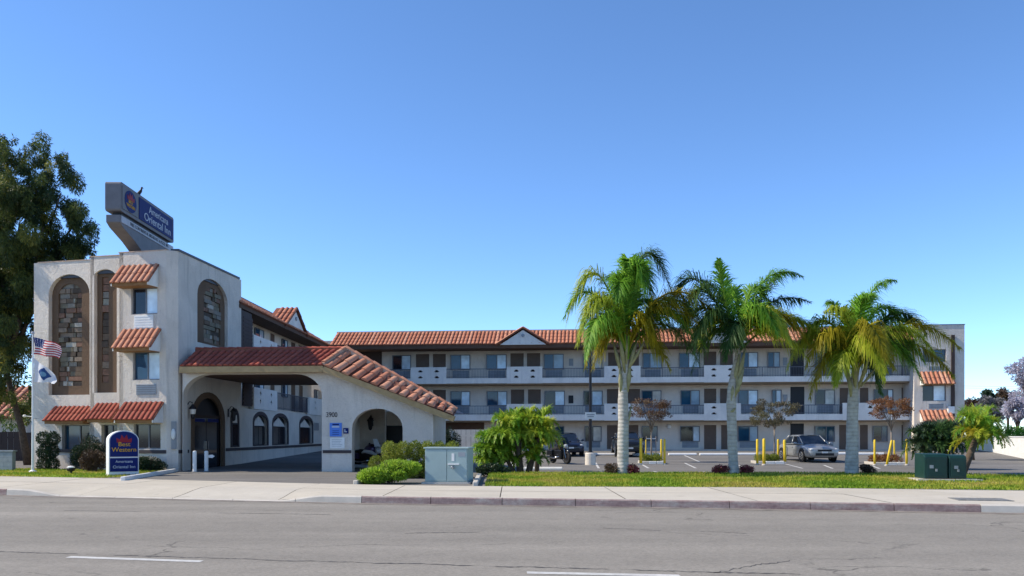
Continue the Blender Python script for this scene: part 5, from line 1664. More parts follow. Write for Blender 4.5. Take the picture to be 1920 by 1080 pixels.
GREYLEAF = leaf_mat('leaf_silver', [(0, (0.065, 0.065, 0.0585)), (0.5, (0.221, 0.2145, 0.2145)), (1, (0.52, 0.507, 0.533))], 0.3)
RED = leaf_mat('flower_red', [(0, (.16, .02, .03)), (.6, (.30, .05, .07)), (1, (.08, .10, .03))], .3)
FR_G = leaf_mat('frond_green', [(0, (0.0799, 0.1939, 0.0228)), (0.5, (0.1711, 0.3764, 0.0365)), (1, (0.365, 0.5703, 0.0799))], 0.6)
FR_D = leaf_mat('frond_deep', [(0, (0.0375, 0.09, 0.0275)), (0.6, (0.0813, 0.1688, 0.045)), (1, (0.1875, 0.275, 0.0875))], 0.58)
FR_Y = leaf_mat('frond_yellow', [(0, (0.184, 0.1782, 0.0138)), (0.5, (0.3795, 0.3335, 0.023)), (1, (0.575, 0.483, 0.046))], 0.62)
FR_O = leaf_mat('frond_olive', [(0, (0.1778, 0.2555, 0.0222)), (0.5, (0.3777, 0.4666, 0.0399)), (1, (0.6887, 0.6887, 0.0889))], 0.6)
FR_B = leaf_mat('frond_dry', [(0, (.13, .09, .035)), (.5, (.25, .17, .06)), (1, (.36, .26, .10))], .3)

def bush(name, label, px, py, w, h, d, mat, n, size=.08, group=None, lobes=7, box=False, cat='bush', loc=None, rz=0.0, stem=True, seed=None):
    c = loc if loc is not None else G(px, py)
    t = thing(name, label, cat, tuple(c), rz, group)
    rs = random.Random(seed if seed is not None else int(px * 7 + py))
    cl = []
    if box:
        nx, nz = max(2, int(w / .45)), max(1, int(h / .45)); ny = max(1, int(d / .5))
        for i in range(nx):
            for j in range(nz):
                for k in range(ny):
                    cl.append(((-w / 2 + w * (i + .5) / nx + rs.uniform(-.04, .04), -d / 2 + d * (k + .5) / ny, h * (j + .5) / nz + rs.uniform(-.03, .03)), (w / nx * .62, d / ny * .62, h / nz * .58)))
    else:
        k0 = .40 if lobes < 10 else .30
        cl.append(((w * (0 if lobes < 10 else .08), 0, h * .44), (w * k0, d * k0, h * (k0 + .06))))
        for k in range(lobes):
            a = rs.uniform(0, 2 * math.pi); e = rs.uniform(.2, .8)
            r = rs.uniform(.20, .30) if lobes < 10 else rs.uniform(.12, .27)
            cl.append(((math.cos(a) * w * (.5 - r * .7), math.sin(a) * d * (.5 - r * .7), h * (.15 + e * .62) * (1 if lobes < 10 else (.78 + .3 * math.cos(a)))), (w * r, d * r, h * r * .95)))
    V, Q, v = leaf_cloud(cl, n, size, shell=.45, seed=rs.randrange(9999), aspect=.5 if lobes < 10 else .36)
    tag(bulk('foliage', V, Q, mat, t, v), kind=None)
    # a dark core of twigs keeps it from reading as hollow
    m = MB()
    for k in range(9):
        a = rs.uniform(0, 2 * math.pi); rr = rs.uniform(.1, .36)
        m.path([(rs.uniform(-.08, .08), rs.uniform(-.08, .08), -.05), (math.cos(a) * w * rr * .5, math.sin(a) * d * rr * .5, h * .4), (math.cos(a) * w * rr, math.sin(a) * d * rr, h * .75)], [.025, .018, .008], 5)
    m.build('stems', M['bark'], t)
    return t

# shrubs in front of the tower
bush('clipped_shrub', 'dark clipped columnar shrub between the low wall and the tower', 90, 882, .75, 1.70, .7, DARK, 9000, .07, box=True)
bush('clipped_shrub', 'tall dark green shrub against the ground floor tower window', 165, 882, 1.35, 2.0, 1.0, DARK, 12000, .07, lobes=12)
bush('round_shrub', 'rounded brownish shrub just left of the monument sign', 178, 886, 1.15, 1.1, .9, BROWN, 6500, .06)
bush('low_shrub', 'low dark spreading shrub just right of the monument sign', 280, 885, 1.35, .75, .9, DARK, 7000, .07)
bush('dark_shrub', 'dark shrub at the right end of the porte cochere', 842, 860, 1.25, 2.1, .9, DARK, 4800, .08)
# hedge group by the cabinet
c = G(786, 897)
bush('trimmed_hedge', 'square trimmed olive green hedge behind the utility cabinet', 790, 890, 2.7, 1.30, 1.2, OLIVE, 28000, .06, box=True, loc=Vector((c.x, c.y + .55, 0)), cat='hedge')
c = G(716, 889)
bush('trimmed_hedge', 'small low brownish trimmed hedge block by the small arch', 716, 889, .9, .72, .8, OLIVE, 5000, .055, box=True, loc=Vector((c.x, c.y, 0)), cat='hedge')
c = G(727, 905)
bush('spreading_shrub', 'bright lime green spreading shrub at the sidewalk edge', 730, 906, 1.95, .95, 1.2, LIME, 17000, .09, lobes=12)
bush('spreading_shrub', 'small lime green groundcover shrub at the driveway corner', 697, 907, .75, .42, .8, LIME, 3800, .09)

# white painted kerb ends
for (a, b), lab in ((((666, 908), (700, 903)), 'white kerb end at the driveway beside the lime shrub'), (((891, 911), (899, 894)), 'pale kerb end between the cabinet and the lawn')):
    p, q = G(*a), G(*b)
    o = MB().obox((p.x, p.y, .05), (q.x, q.y, .05), .16, .16).build('kerb_end', M['concrete'], bevel=.03)
    tag(o, lab, 'kerb')
p, q = G(230, 901), G(331, 884)
tag(MB().obox((p.x, p.y, .05), (q.x, q.y, .05), .16, .17).build('kerb_end', M['white'], bevel=.03), 'white painted kerb running along the driveway to the tower', 'kerb')

# ================================================================== fronds
def frond_arrays(base, mid, tip, leaf, n, rs, hang=.55, width=.035, start=.16, spread=.9, wind=(.12, 0, 0)):
    B, T = np.array(base, float), np.array(tip, float); Cc = 2 * np.array(mid, float) - .5 * (B + T)
    V, Q, var = [], [], []
    tone = rs.random() * .4
    for i in range(n):
        t = start + (1 - start) * i / (n - 1)
        p = (1-t)**2 * B + 2*t*(1-t) * Cc + t*t * T
        d = 2*(1-t)*(Cc - B) + 2*t*(T - Cc); d /= np.linalg.norm(d) + 1e-9
        sd = np.cross(d, (0, 0, 1.0)); ln = np.linalg.norm(sd)
        sd = np.array((1.0, 0, 0)) if ln < .15 else sd / ln
        up = np.cross(sd, d)
        prof = (math.sin(math.pi * min(1, .12 + .93 * (t - start) / (1 - start)) ** .75)) * .85 + .2
        for s in (-1, 1):
            L = leaf * prof * rs.uniform(.65, 1.35)
            a = sd * s * spread * rs.uniform(.6, 1.1) + d * (.55 + .5 * t) + up * rs.uniform(-.45, .75) + np.array(wind) * rs.uniform(.5, 1.5)
            a /= np.linalg.norm(a)
            k1 = a * L * .5; k1 = k1 + np.array((0, 0, -hang * L * .12))
            k2 = a * L * (.5 - .22 * hang) + np.array((0, 0, -hang * L * rs.uniform(.30, .62)))
            w = np.cross(a, up); w /= np.linalg.norm(w) + 1e-9; w = w * width * rs.uniform(.75, 1.2)
            b = len(V)
            p1, p2 = p + k1, p + k1 + k2
            V += [p - w * .5, p + w * .5, p1 + w * .55, p1 - w * .55, p2 + w * .1, p2 - w * .1]
            Q += [(b, b + 1, b + 2, b + 3), (b + 3, b + 2, b + 4, b + 5)]
            v = min(1, max(0, tone + rs.random() * .6)); var += [v, v]
    # rachis
    m = 10; prev = None
    for i in range(m + 1):
        t = i / m
        p = (1-t)**2 * B + 2*t*(1-t) * Cc + t*t * T
        d = 2*(1-t)*(Cc - B) + 2*t*(T - Cc); d /= np.linalg.norm(d) + 1e-9
        sd = np.cross(d, (0.1, 0.2, 1.0)); sd /= np.linalg.norm(sd) + 1e-9; up = np.cross(sd, d)
        r = (leaf * .045) * (1 - .85 * t) + .004
        b = len(V)
        V += [p + sd * r, p + up * r, p - sd * r, p - up * r]
        if prev is not None:
            for k in range(4): Q.append((prev + k, prev + (k + 1) % 4, b + (k + 1) % 4, b + k)); var.append(.85)
        prev = b
    return V, Q, var

def palm_trunk_mat():
    t = NT('palm_trunk')
    ring = t.n('ShaderNodeTexWave', wave_type='BANDS', bands_direction='Z'); ring.inputs['Scale'].default_value = 2.2; ring.inputs['Distortion'].default_value = 2.5; ring.inputs['Detail'].default_value = 3
    t.l(t.pos(), ring.inputs['Vector'])
    f = t.noise(3.0, 5, .7)
    col = t.ramp(f, [(.3, (.29, .265, .24)), (.7, (.52, .49, .44))])
    col = t.mix(.5, col, t.ramp(ring.outputs['Fac'], [(0, .70), (.25, 1.0), (1, 1.08)]), 'MULTIPLY')
    t.bump(ring.outputs['Fac'], .4, .02)
    return t.done(col, .9, .2)
M['palm_trunk'] = palm_trunk_mat()
M['boot'] = plain('palm_boot', (.29, .27, .15), .85, var=.25, scale=7)
M['petiole'] = plain('palm_petiole', (.16, .19, .06), .7, var=.2, scale=5)

def palm(label, px0, py0, trunk, crown_px, fronds, extra, seed, boots):
    rs = random.Random(seed)
    Y = FPX * (EYE - .15) / (py0 - PHY); s = Y / FPX
    t = thing('queen_palm', label, 'palm tree', tuple(at(px0, py0, Y)), 0, 'queen palms along the back of the lawn')
    W0 = lambda px, py, dy=0.0: Vector(((px - px0) * s, dy, (py0 - py) * s))
    pts = [W0(x, y) for x, y, w in trunk]; rad = [w * s / 2 for x, y, w in trunk]
    # more rings along the trunk
    P, Rr = [], []
    for i in range(len(pts) - 1):
        for k in range(5):
            f = k / 5; P.append(pts[i].lerp(pts[i + 1], f)); Rr.append((rad[i] + (rad[i + 1] - rad[i]) * f) * rs.uniform(.97, 1.03))
    P.append(pts[-1]); Rr.append(rad[-1])
    MB().path(P, Rr, 16).build('trunk', M['palm_trunk'], t, smooth=True)
    cx, cy = crown_px
    base = W0(cx, cy)
    # old leaf bases spreading from the top of the trunk
    for (x0, y0, x1, y1, w) in boots:
        a, b = W0(x0, y0, rs.uniform(-.12, .0)), W0(x1, y1, rs.uniform(-.3, .1))
        m_ = (a + b) / 2 + Vector((0, -.06, 0))
        MB().path([a, m_, b], [w * s * .16, w * s * .36, w * s * .12], 8).build('leaf_base', M['boot'], t, smooth=True)
    mats = {'g': FR_G, 'd': FR_D, 'y': FR_Y, 'o': FR_O, 'b': FR_B}
    allf = []
    for f in fronds:
        (mx, my), (tx, ty), col = f[:3]
        dy = f[3] if len(f) > 3 else rs.uniform(-.9, .9)
        allf.append((W0(mx, my, dy * .6), W0(tx, ty, dy), col, 1.42 * (f[4] if len(f) > 4 else .62)))
    for k in range(extra):
        a = rs.uniform(0, 2 * math.pi); L = rs.uniform(2.1, 3.0); e = rs.uniform(.3, 1.0)
        h = Vector((math.cos(a), math.sin(a), 0))
        allf.append((base + h * L * .5 + Vector((0, 0, L * (.30 + .35 * e))), base + h * L * .95 + Vector((.2, 0, L * (-.45 + .75 * e))), rs.choice('ggdoy'), .85))
    for md, tp, col, leaf in allf:
        b0 = base + Vector((rs.uniform(-.08, .08), rs.uniform(-.12, .12), rs.uniform(-.15, .25)))
        V, Q, v = frond_arrays(b0, md, tp, leaf, 165, rs, hang=.95 if col in 'yob' else .75, width=.032)
        bulk('frond', V, Q, mats[col], t, v)
    return t

palm('queen palm with the tallest crown and pale trunk, nearest the lamp post', 1168, 887,
     [(1168, 892, 25), (1168, 870, 22), (1168, 830, 21), (1169, 790, 20), (1168, 750, 19), (1169, 715, 16), (1172, 690, 13), (1173, 665, 10)], (1174, 668),
     [((1206, 478), (1262, 545), 'd', .3, .75), ((1196, 492), (1238, 590), 'd', .9, .7), ((1190, 505), (1215, 520), 'd', .2, .7), ((1165, 540), (1140, 530), 'g', -.4, .7), ((1176, 520), (1170, 505), 'g', -.9, .75), ((1185, 515), (1200, 560), 'g', -1.2, .7), ((1120, 512), (1062, 605), 'o', .2, .7), ((1112, 545), (1060, 590), 'g', 1.0, .65),
      ((1118, 560), (1080, 650), 'o', -.8, .65), ((1128, 598), (1095, 690), 'y', -.6, .6), ((1250, 552), (1346, 606), 'y', -.5, .85), ((1238, 575), (1318, 640), 'y', -1.0, .7), ((1240, 560), (1320, 590), 'o', .9, .7),
      ((1150, 560), (1118, 585), 'g', .8), ((1205, 560), (1250, 615), 'g', .5), ((1200, 600), (1225, 668), 'y', -1.0), ((1145, 625), (1112, 690), 'y', .4), ((1160, 545), (1150, 575), 'g', -1.3), ((1215, 625), (1262, 690), 'y', .7), ((1130, 575), (1085, 625), 'o', -1.3)],
     6, 3, [(1166, 705, 1150, 640, 12), (1171, 700, 1160, 630, 12), (1177, 700, 1196, 630, 12), (1173, 690, 1176, 610, 13), (1180, 690, 1208, 640, 9), (1164, 740, 1161, 690, 12), (1176, 735, 1181, 680, 13), (1169, 760, 1171, 700, 14), (1176, 800, 1184, 758, 7)])
palm('queen palm in the middle of the three with a feathery crown and curved stem', 1378, 887,
     [(1376, 892, 22), (1375, 870, 18), (1373, 830, 18), (1372, 790, 18), (1371, 755, 18), (1373, 725, 17), (1377, 700, 14), (1383, 672, 11), (1386, 645, 9)], (1387, 650),
     [((1352, 548), (1340, 492), 'g', -.6, .6), ((1360, 560), (1322, 520), 'd', .6, .55), ((1428, 530), (1500, 520), 'g', -.2, .65), ((1438, 545), (1490, 500), 'd', .9, .6), ((1305, 520), (1252, 600), 'd', .5, .75), ((1312, 545), (1280, 625), 'd', -.6, .7), ((1325, 590), (1290, 665), 'd', -1.0, .6),
      ((1450, 565), (1532, 560), 'd', .8, .65), ((1445, 590), (1522, 625), 'o', -.5, .65), ((1430, 620), (1500, 680), 'o', -1.0, .6), ((1340, 620), (1302, 700), 'd', .6, .6), ((1408, 545), (1440, 560), 'g', .2), ((1385, 545), (1372, 560), 'g', .9), ((1420, 600), (1460, 640), 'g', -1.2),
      ((1370, 610), (1345, 680), 'd', -1.1), ((1470, 600), (1540, 620), 'd', .3)],
     8, 5, [(1374, 725, 1384, 665, 12), (1380, 725, 1394, 655, 12), (1376, 745, 1391, 690, 13), (1383, 735, 1381, 690, 14), (1368, 765, 1375, 700, 10), (1366, 775, 1377, 765, 8)])
palm('queen palm nearest the end block with a wide low yellow green crown', 1598, 887,
     [(1597, 892, 26), (1597, 870, 24), (1598, 830, 22), (1598, 790, 21), (1599, 760, 20), (1600, 730, 18), (1602, 710, 15), (1604, 690, 12)], (1604, 694),
     [((1622, 565), (1672, 528), 'g', -.3, .62), ((1612, 580), (1655, 545), 'g', .8, .6), ((1680, 585), (1752, 622), 'd', .7, .7), ((1690, 610), (1786, 655), 'y', -.5, .75), ((1700, 640), (1795, 705), 'y', .3, .75), ((1550, 600), (1502, 650), 'o', .2, .68), ((1548, 625), (1500, 690), 'y', -.7, .68),
      ((1555, 660), (1515, 745), 'y', -.2, .65), ((1570, 660), (1545, 725), 'o', -1.1, .6), ((1655, 640), (1705, 722), 'd', -1.0, .65), ((1660, 620), (1720, 665), 'o', -1.2, .65), ((1640, 585), (1692, 590), 'g', .2), ((1588, 590), (1568, 560), 'g', .9), ((1575, 600), (1530, 590), 'o', -.9),
      ((1635, 650), (1668, 735), 'd', .8), ((1670, 600), (1735, 600), 'g', 1.0), ((1600, 585), (1610, 570), 'g', -1.1), ((1560, 630), (1520, 640), 'g', 1.0)],
     10, 9, [(1596, 735, 1580, 670, 12), (1601, 735, 1598, 660, 13), (1607, 730, 1625, 665, 12), (1604, 720, 1612, 650, 12), (1612, 725, 1640, 690, 8), (1594, 745, 1588, 700, 12)])
# planting round the feet of the palms
for px, py, w, h, mat, lab in ((1150, 887, .55, .42, BROWN, 'dry brown planting at the foot of the palm, lamp post side'), (1186, 888, .5, .40, RED, 'reddish planting at the foot of the palm with the tallest crown'),
                               (1352, 887, .6, .36, RED, 'pink red flowering shrub left of the middle palm foot'), (1400, 887, .48, .36, RED, 'deep red flowering shrub right of the middle palm foot'),
                               (1628, 888, .55, .38, BROWN, 'dark withered planting right of the palm nearest the end block')):
    bush('flowering_shrub' if mat is RED else 'withered_shrub', lab, px, py, w, h, .5, mat, 1500, .06, cat='shrub', loc=at(px, 0, 32.2) * Vector((1, 1, 0)) + Vector((0, 0, .13)))

# ================================================================== shaggy palm clump and pygmy palms
def shaggy(label, px, py, heads, trunks, mats, seed, n=30, leaf=.34, cat='palm', name='pygmy_palm', size=1.0):
    rs = random.Random(seed)
    c = G(px, py); s = c.y / FPX
    t = thing(name, label, cat, tuple(c))
    L = lambda x, y, dy=0: Vector(((x - px) * s, dy, (py - y) * s))
    for (x0, y0, x1, y1, w) in trunks:
        a, b = L(x0, y0, rs.uniform(-.1, .1)), L(x1, y1, rs.uniform(-.1, .1)); a.z -= .08
        m_ = (a + b) / 2 + Vector((rs.uniform(-.05, .05), 0, 0))
        MB().path([a, m_, b], [w * s * .6, w * s * .5, w * s * .45], 9).build('trunk', M['bark'], t, smooth=True)
    for (hx, hy, rad, cnt, mm) in heads:
        b0 = L(hx, hy, rs.uniform(-.15, .15)); rr = rad * s
        for k in range(cnt):
            a = 2 * math.pi * (k + rs.uniform(-.3, .3)) / cnt * 2.4; e = (k + .5) / cnt
            h = Vector((math.cos(a), math.sin(a), 0))
            up = rr * (1.32 - 1.30 * e)
            md = b0 + h * rr * (.30 + .38 * e) + Vector((0, 0, up * .75 + rr * .16))
            tp = b0 + h * rr * (.62 + .46 * e) * rs.uniform(.85, 1.1) + Vector((0, 0, up * .95 - rr * .14 * (1 + 1.6 * e)))
            V, Q, v = frond_arrays(b0, md, tp, leaf * size * rs.uniform(.85, 1.15), n, rs, hang=.15, width=.036, start=.10, spread=.75)
            bulk('frond', V, Q, rs.choice(mm), t, v)
    return t
shaggy('shaggy light green palm clump with two trunks by the utility cabinet', 975, 888,
       [(956, 834, 54, 52, (LIME, LIME, FR_O, FR_G)), (1008, 828, 50, 46, (LIME, FR_O, FR_O)), (920, 856, 42, 44, (LIME, LIME, FR_G)), (944, 870, 40, 34, (FR_G, LIME)), (1000, 866, 30, 20, (FR_G, FR_O)), (912, 874, 32, 26, (LIME, FR_G)), (982, 824, 48, 32, (LIME, FR_O))],
       [(976, 888, 970, 814, 12), (990, 886, 1008, 820, 11), (940, 888, 934, 845, 9), (968, 889, 950, 860, 8)], None, 4, 36, .30)
shaggy('drooping yellow palm skirt at the right of the shaggy clump', 1016, 884, [(1020, 834, 38, 14, (FR_Y, FR_B, FR_O))], [(1006, 885, 1010, 806, 8)], None, 14, 22, .34)
bush('low_shrub', 'dark low shrub under the shaggy palm clump', 922, 893, 1.3, .55, .8, DARK, 4200, .08)
shaggy('yellow green pygmy palm with a leaning trunk right of the transformer boxes', 1808, 888,
       [(1836, 832, 54, 46, (FR_O, LIME, FR_G, FR_O, FR_Y))], [(1800, 890, 1830, 826, 13)], None, 21, 40, .30)
shaggy('dark green bushy palm behind the transformer boxes', 1745, 880,
       [(1756, 846, 46, 44, (FR_D, DARK, DARK)), (1784, 842, 42, 32, (DARK, FR_D)), (1730, 848, 40, 32, (FR_D, DARK)), (1765, 850, 44, 30, (DARK, FR_D))], [(1750, 884, 1754, 850, 12), (1772, 884, 1778, 846, 9)], None, 33, 26, .38)
shaggy('small bright green palm head behind the pygmy palm', 1822, 862, [(1822, 806, 34, 24, (FR_G, LIME, FR_O))], [(1822, 866, 1822, 806, 8)], None, 55, 26, .5)

# ================================================================== trees
def limb_tree(name, label, base, trunk_pts, limbs, clumps, n, size, mat, cat='tree', group=None, bark='bark', shell=.35, droop=.3, aspect=.4, seed=1, tone=.5):
    t = thing(name, label, cat, tuple(base), 0, group)
    P = [Vector(p) for p, r in trunk_pts]; Rr = [r for p, r in trunk_pts]
    tr = MB().path(P, Rr, 10).build('trunk', M[bark], t, smooth=True)
    for pts, r0 in limbs:
        k = len(pts)
        MB().path(pts, [r0 * (1 - .75 * i / (k - 1)) for i in range(k)], 7).build('branch', M[bark], tr, WM[t.name], smooth=True)
    V, Q, v = leaf_cloud(clumps, n, size, shell=shell, droop=droop, aspect=aspect, seed=seed, tone=tone)
    bulk('crown', V, Q, mat, t, v)
    return t

# the big tree at the left edge
rs = random.Random(5)
TY = 43.0
tb = at(48, 0, TY); tb.z = .05
ts = TY / FPX
LX = lambda x, y, dy=0.0: Vector(((x - 48) * ts, dy, EYE + (PHY - y) / FPX * TY - tb.z))
clumps = []
for (x, y, r, dy) in ((20, 300, 38, 0), (70, 320, 36, .8), (112, 330, 34, -.5), (10, 350, 45, -1), (60, 372, 46, -1), (110, 385, 40, 0), (140, 410, 30, .4), (30, 420, 50, -1.2), (90, 440, 46, -.8), (128, 455, 34, .5),
                      (-40, 330, 60, 0), (-60, 420, 70, 0), (-20, 480, 60, .4), (40, 480, 48, -.6), (95, 492, 36, .2), (20, 545, 46, -.6), (52, 560, 32, .6), (-50, 540, 60, 0), (8, 610, 44, -.4), (40, 640, 30, .6), (-30, 640, 50, 0), (18, 690, 34, 0), (-30, 720, 40, .6),
                      (152, 430, 20, 0), (158, 465, 18, .3), (10, 275, 26, 0), (118, 300, 14, 0), (75, 290, 22, .3), (60, 600, 20, .5), (66, 690, 22, 1.0), (52, 740, 24, 1.2), (20, 590, 40, -1.6), (0, 650, 46, -1.7), (40, 680, 30, -1.5), (15, 735, 32, -1.4), (58, 650, 22, -1.2), (-10, 560, 44, -1.8), (46, 520, 40, -1.6), (48, 770, 22, 1.8), (2, 780, 26, 1.5)):
    c0 = LX(x, y, dy)
    for q in range(9):
        o = Vector((rs.gauss(0, .50), rs.gauss(0, .8), rs.gauss(0, .48))) * r * ts
        rr = r * ts * rs.uniform(.22, .50)
        clumps.append((tuple(c0 + o), (rr * .85, rr * .85, rr * rs.uniform(.8, 1.4))))
limbs = []
J = LX(10, 690)
for (x, y) in ((20, 420), (90, 430), (130, 420), (-40, 430), (60, 340), (10, 320), (110, 360), (-60, 540), (40, 560)):
    e = LX(x, y, rs.uniform(-1, 1)); limbs.append(([J, J.lerp(e, .45) + Vector((rs.uniform(-.5, .5), rs.uniform(-.4, .4), .4)), e], .13))
    for q in range(5): clumps.append((tuple(J.lerp(e, rs.uniform(.55, 1.02)) + Vector((rs.gauss(0, .3), rs.gauss(0, .4), rs.gauss(0, .3)))), (.5, .5, .45)))
limb_tree('shade_tree', 'huge dark shade tree at the left edge with sparse bright gaps', tb,
          [((.15, 0, -.1), .22), (LX(40, 800), .16), (LX(25, 750), .14), (J, .13), (LX(18, 560), .12), (LX(40, 420), .12)], limbs, clumps, 190000, .19, TREE, seed=8, droop=1.2, aspect=.22, tone=.6)
t = limb_tree('background_tree', 'dim bushy tree between the big shade tree and the tower', at(80, 0, 60) * Vector((1, 1, 0)) if False else Vector((-32.5, 60, .3)),
          [((0, 0, -.1), .22), ((.2, 0, 2.2), .15), ((.1, 0, 3.6), .08)], [([(0, 0, 1.6), (-1, .2, 2.8), (-1.6, 0, 3.6)], .07), ([(0, 0, 1.8), (1, -.2, 2.9), (1.5, 0, 3.8)], .07)],
          [((rs.gauss(0, 1.4), rs.gauss(0, 1), 3.6 + rs.gauss(0, 1.0)), rs.uniform(.6, 1.1)) for _ in range(22)], 9000, .22, GREEN, seed=4)

# crape myrtles in their planters
def myrtle(label, px, py, top, half, cy, mat, seed, fork, n=5200):
    rs = random.Random(seed); c = G(px, py); c.z += .12; s = c.y / FPX
    H = (py - top) * s
    cl = []
    zc = (py - cy) * s
    for k in range(34):
        a = rs.uniform(0, 2 * math.pi); e = rs.random() ** .5
        rr = rs.uniform(.10, .24)
        cl.append(((math.cos(a) * half * s * e, math.sin(a) * half * s * e * .8, zc + rs.uniform(-.5, .5) * (H - zc) * 1.5 * (1 - .4 * e)), (rr * 1.3, rr * 1.3, rr * .8)))
    limbs = []
    f0 = (py - fork) * s
    for k in range(9):
        a = 2 * math.pi * k / 9 + rs.uniform(-.3, .3); e = rs.uniform(.5, .95)
        limbs.append(([(0, 0, f0 * rs.uniform(.8, 1)), (math.cos(a) * half * s * e * .45, math.sin(a) * half * s * e * .4, f0 + (zc - f0) * .7), (math.cos(a) * half * s * e, math.sin(a) * half * s * e * .8, zc + (H - zc) * rs.uniform(-.2, .7))], .028))
    return limb_tree('crape_myrtle', label, c, [((0, 0, -.1), .05), ((.01, 0, f0 * .5), .042), ((0, 0, f0), .036)], limbs, cl, n, .085, mat, group='crape myrtles in the parking planters', bark='twig', shell=.2, droop=.1, seed=seed)
RUSTY = leaf_mat('leaf_rusty', [(0, (.075, .045, .03)), (.5, (.15, .085, .05)), (1, (.20, .15, .07))], .3)
DULL = leaf_mat('leaf_dull', [(0, (.06, .055, .03)), (.5, (.12, .10, .055)), (1, (.16, .16, .06))], .3)
myrtle('crape myrtle with thin reddish brown foliage in the leftmost planter', 1221, 866, 742, 36, 772, RUSTY, 2, 806)
myrtle('crape myrtle with dull olive foliage in the planter beside the silver sedan', 1452, 866, 738, 46, 778, DULL, 7, 800, 6500)
myrtle('crape myrtle with orange rusty foliage in the rightmost planter', 1671, 868, 744, 37, 770, RUST, 12, 800)

# planters, their posts and ground cover
def planter(label, px0, px1, py, coverlab, cmat, seed):
    a, b = G(px0, py), G(px1, py); w = (b - a).x; c = (a + b) / 2; d = 1.5
    f = Fr(c.x, c.y, R(-5), lot_z(c.y))
    t = thing('kerb_planter', label, 'planter', (c.x, c.y, lot_z(c.y)), R(-5), 'kerbed planters in the parking lot')
    n = max(3, int(w / .45))
    for k in range(n):
        u = -w / 2 + w * k / n
        MB().box(u + .008, u + w / n - .008, -.06, .09, -.06, .13).build('kerb_block', M['white'] if k % 3 else M['cream'], t, f.m, bevel=.02)
    MB().box(-w / 2, w / 2, d - .09, d + .06, -.06, .13).build('kerb_block', M['concrete'], t, f.m)
    for u in (-w / 2, w / 2 - .14): MB().box(u, u + .14, .092, d - .092, -.06, .128).build('kerb_block', M['concrete'], t, f.m)
    MB().box(-w / 2 + .13, w / 2 - .13, .08, d - .08, -.06, .10).build('soil', M['soil'], t, f.m)
    rs = random.Random(seed)
    cl = [((rs.uniform(-w / 2 + .2, w / 2 - .2), rs.uniform(.2, d - .3), .20 + rs.uniform(0, .18)), (.20, .20, .17)) for _ in range(13)]
    V, Q, v = leaf_cloud(cl, 3600, .07, shell=.4, seed=seed)
    o = bulk('ground_cover', V, Q, cmat, None, v, f.m)
    tag(o, coverlab, 'ground cover', kind='thing')
    return f, w, d
planter('kerbed planter holding the reddish brown crape myrtle', 1200, 1247, 869.5, 'low olive planting in the leftmost planter', OLIVE, 1)
planter('kerbed planter beside the silver sedan', 1419, 1470, 869.5, 'yellow green planting in the planter beside the sedan', OLIVE, 2)
planter('kerbed planter in front of the end block', 1640, 1702, 871.5, 'orange and olive planting in the rightmost planter', RUST, 3)
yp = None
def ypost(px, pyb, ptop, label, lean=0.0, r=.075):
    global yp
    c = G(px, pyb); h = (pyb - ptop) / FPX * c.y
    t = thing('yellow_bollard', label, 'bollard', tuple(c), 0, 'yellow bollards guarding the planters')
    p = Vector((0, 0, -.05)); q = Vector((lean, 0, h))
    MB().path([p, p.lerp(q, .5), q, q + (q - p).normalized() * .03, q + (q - p).normalized() * .05], [r, r, r, r * .8, r * .3], 12).build('pipe', M['yellow'], t, smooth=True)
    MB().lathe([(r * 1.5, -.02), (r * 1.5, .03), (r, .06)], (0, 0, 0), 12).build('collar', M['concrete'], t)
for a in ((1201.5, 871, 823, 'thick yellow bollard at the left front of the leftmost planter'), (1211, 865, 826, 'thin yellow bollard at the left back of the leftmost planter', 0, .03), (1240, 865, 825, 'yellow bollard at the right back of the leftmost planter', 0, .055), (1246, 871, 825, 'yellow bollard at the right front of the leftmost planter', 0, .06),
          (1420, 871, 825, 'yellow bollard at the left front corner of the planter beside the sedan', 0, .06), (1432.5, 872, 824, 'yellow bollard second from the left in front of the sedan planter'), (1459, 863, 825, 'yellow bollard at the back of the sedan planter', 0, .06), (1472, 868, 826, 'yellow bollard touching the left flank of the sedan', -.03, .075),
          (1640, 872, 826, 'yellow bollard at the left of the rightmost planter', 0, .055), (1662, 873, 827, 'leaning yellow post in the rightmost planter', .26, .06), (1677.5, 864, 827, 'thin yellow bollard at the back of the rightmost planter', -.03, .045), (1700, 872, 825, 'yellow bollard at the right of the rightmost planter', 0, .06)):
    ypost(*a)
# stakes holding the young trees
for px, py, top, lab in ((1212, 862, 818, 'left stake of the leftmost planter tree'), (1230, 862, 818, 'right stake of the leftmost planter tree')):
    c = G(px, py); h = (py - top) / FPX * c.y
    t = thing('tree_stake', 'thin wooden ' + lab, 'stake', tuple(c), 0)
    MB().tube((0, 0, -.1), (0, 0, h), .022, 6).build('stake', M['twig'], t)
    if px == 1212: MB().box(0, .56, -.012, .012, h - .16, h - .10).build('cross_tie', M['white'], t)

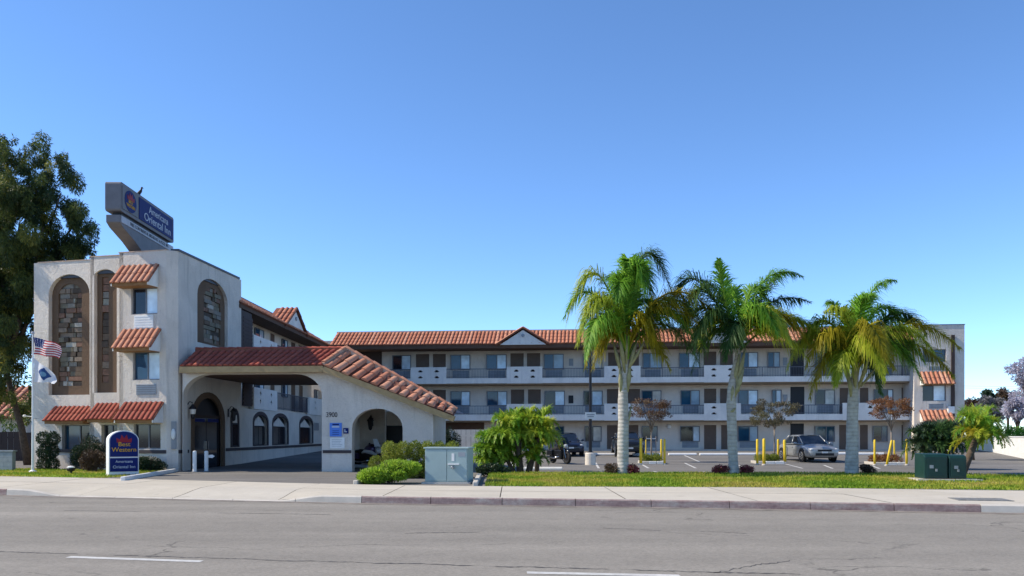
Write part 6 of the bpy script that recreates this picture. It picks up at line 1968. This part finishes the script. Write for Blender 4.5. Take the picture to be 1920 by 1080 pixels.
# ================================================================== far right background
rs = random.Random(77)
def far_tree(label, px, Y, zc, w, h, mat, n, size, seed, name='background_tree'):
    r2 = random.Random(seed)
    b = Vector(((px - PCX) / FPX * Y, Y, .35))
    z0 = EYE + (PHY - zc) / FPX * Y - b.z; s = Y / FPX
    W_, H_ = w * s, h * s
    cl = []
    for k in range(26):
        a = r2.uniform(0, 2 * math.pi); e = r2.random() ** .5
        rr = r2.uniform(.10, .20) * W_
        cl.append(((math.cos(a) * W_ * .42 * e, math.sin(a) * W_ * .35 * e, z0 + r2.uniform(-.45, .45) * H_ * (1 - .35 * e)), (rr, rr, rr * .7)))
    limbs = [([(0, 0, z0 * .5), (math.cos(q) * W_ * .15, 0, z0 * .8), (math.cos(q) * W_ * .32, math.sin(q) * W_ * .2, z0 + H_ * .15)], .12) for q in (0.3, 1.3, 2.2, 3.3, 4.6)]
    return limb_tree(name, label, b, [((0, 0, -.1), .22), ((0, 0, z0 * .5), .16), ((0, 0, z0), .08)], limbs, cl, n, size, mat, shell=.3, seed=seed, group=None)
far_tree('lilac flowering tree cut by the right edge of the photo', 1936, 88, 715, 92, 92, JACA, 9000, .30, 3, 'flowering_tree')
far_tree('smaller lilac flowering tree below the tall lilac one', 1908, 84, 765, 52, 40, JACA, 5200, .28, 5, 'flowering_tree')
far_tree('round olive topped tree directly right of the end block', 1828, 96, 765, 60, 36, BROWN, 5200, .28, 6)
far_tree('silvery leaved tree above the bright green hedge', 1858, 90, 768, 56, 50, GREYLEAF, 5200, .28, 8)
far_tree('small dark topped tree standing above the silvery one', 1852, 105, 745, 30, 30, DARK, 2400, .26, 9)
far_tree('dark olive tree behind the lilac trees', 1890, 112, 745, 60, 34, BROWN, 4200, .30, 10)
for k, (px, Y, w, h, lab) in enumerate(((1838, 72, 3.0, 2.5, 'bright green hedge section behind the pygmy palm'), (1880, 70, 3.4, 2.6, 'bright green leafy hedge section above the white wall'), (1925, 66, 3.6, 2.5, 'bright green hedge section at the right edge'))):
    bush('leafy_hedge', lab, 0, 0, w, h, 2.0, FR_G, 7000, .17, loc=Vector(((px - PCX) / FPX * Y, Y, .35)), lobes=12, cat='hedge', seed=k + 60)
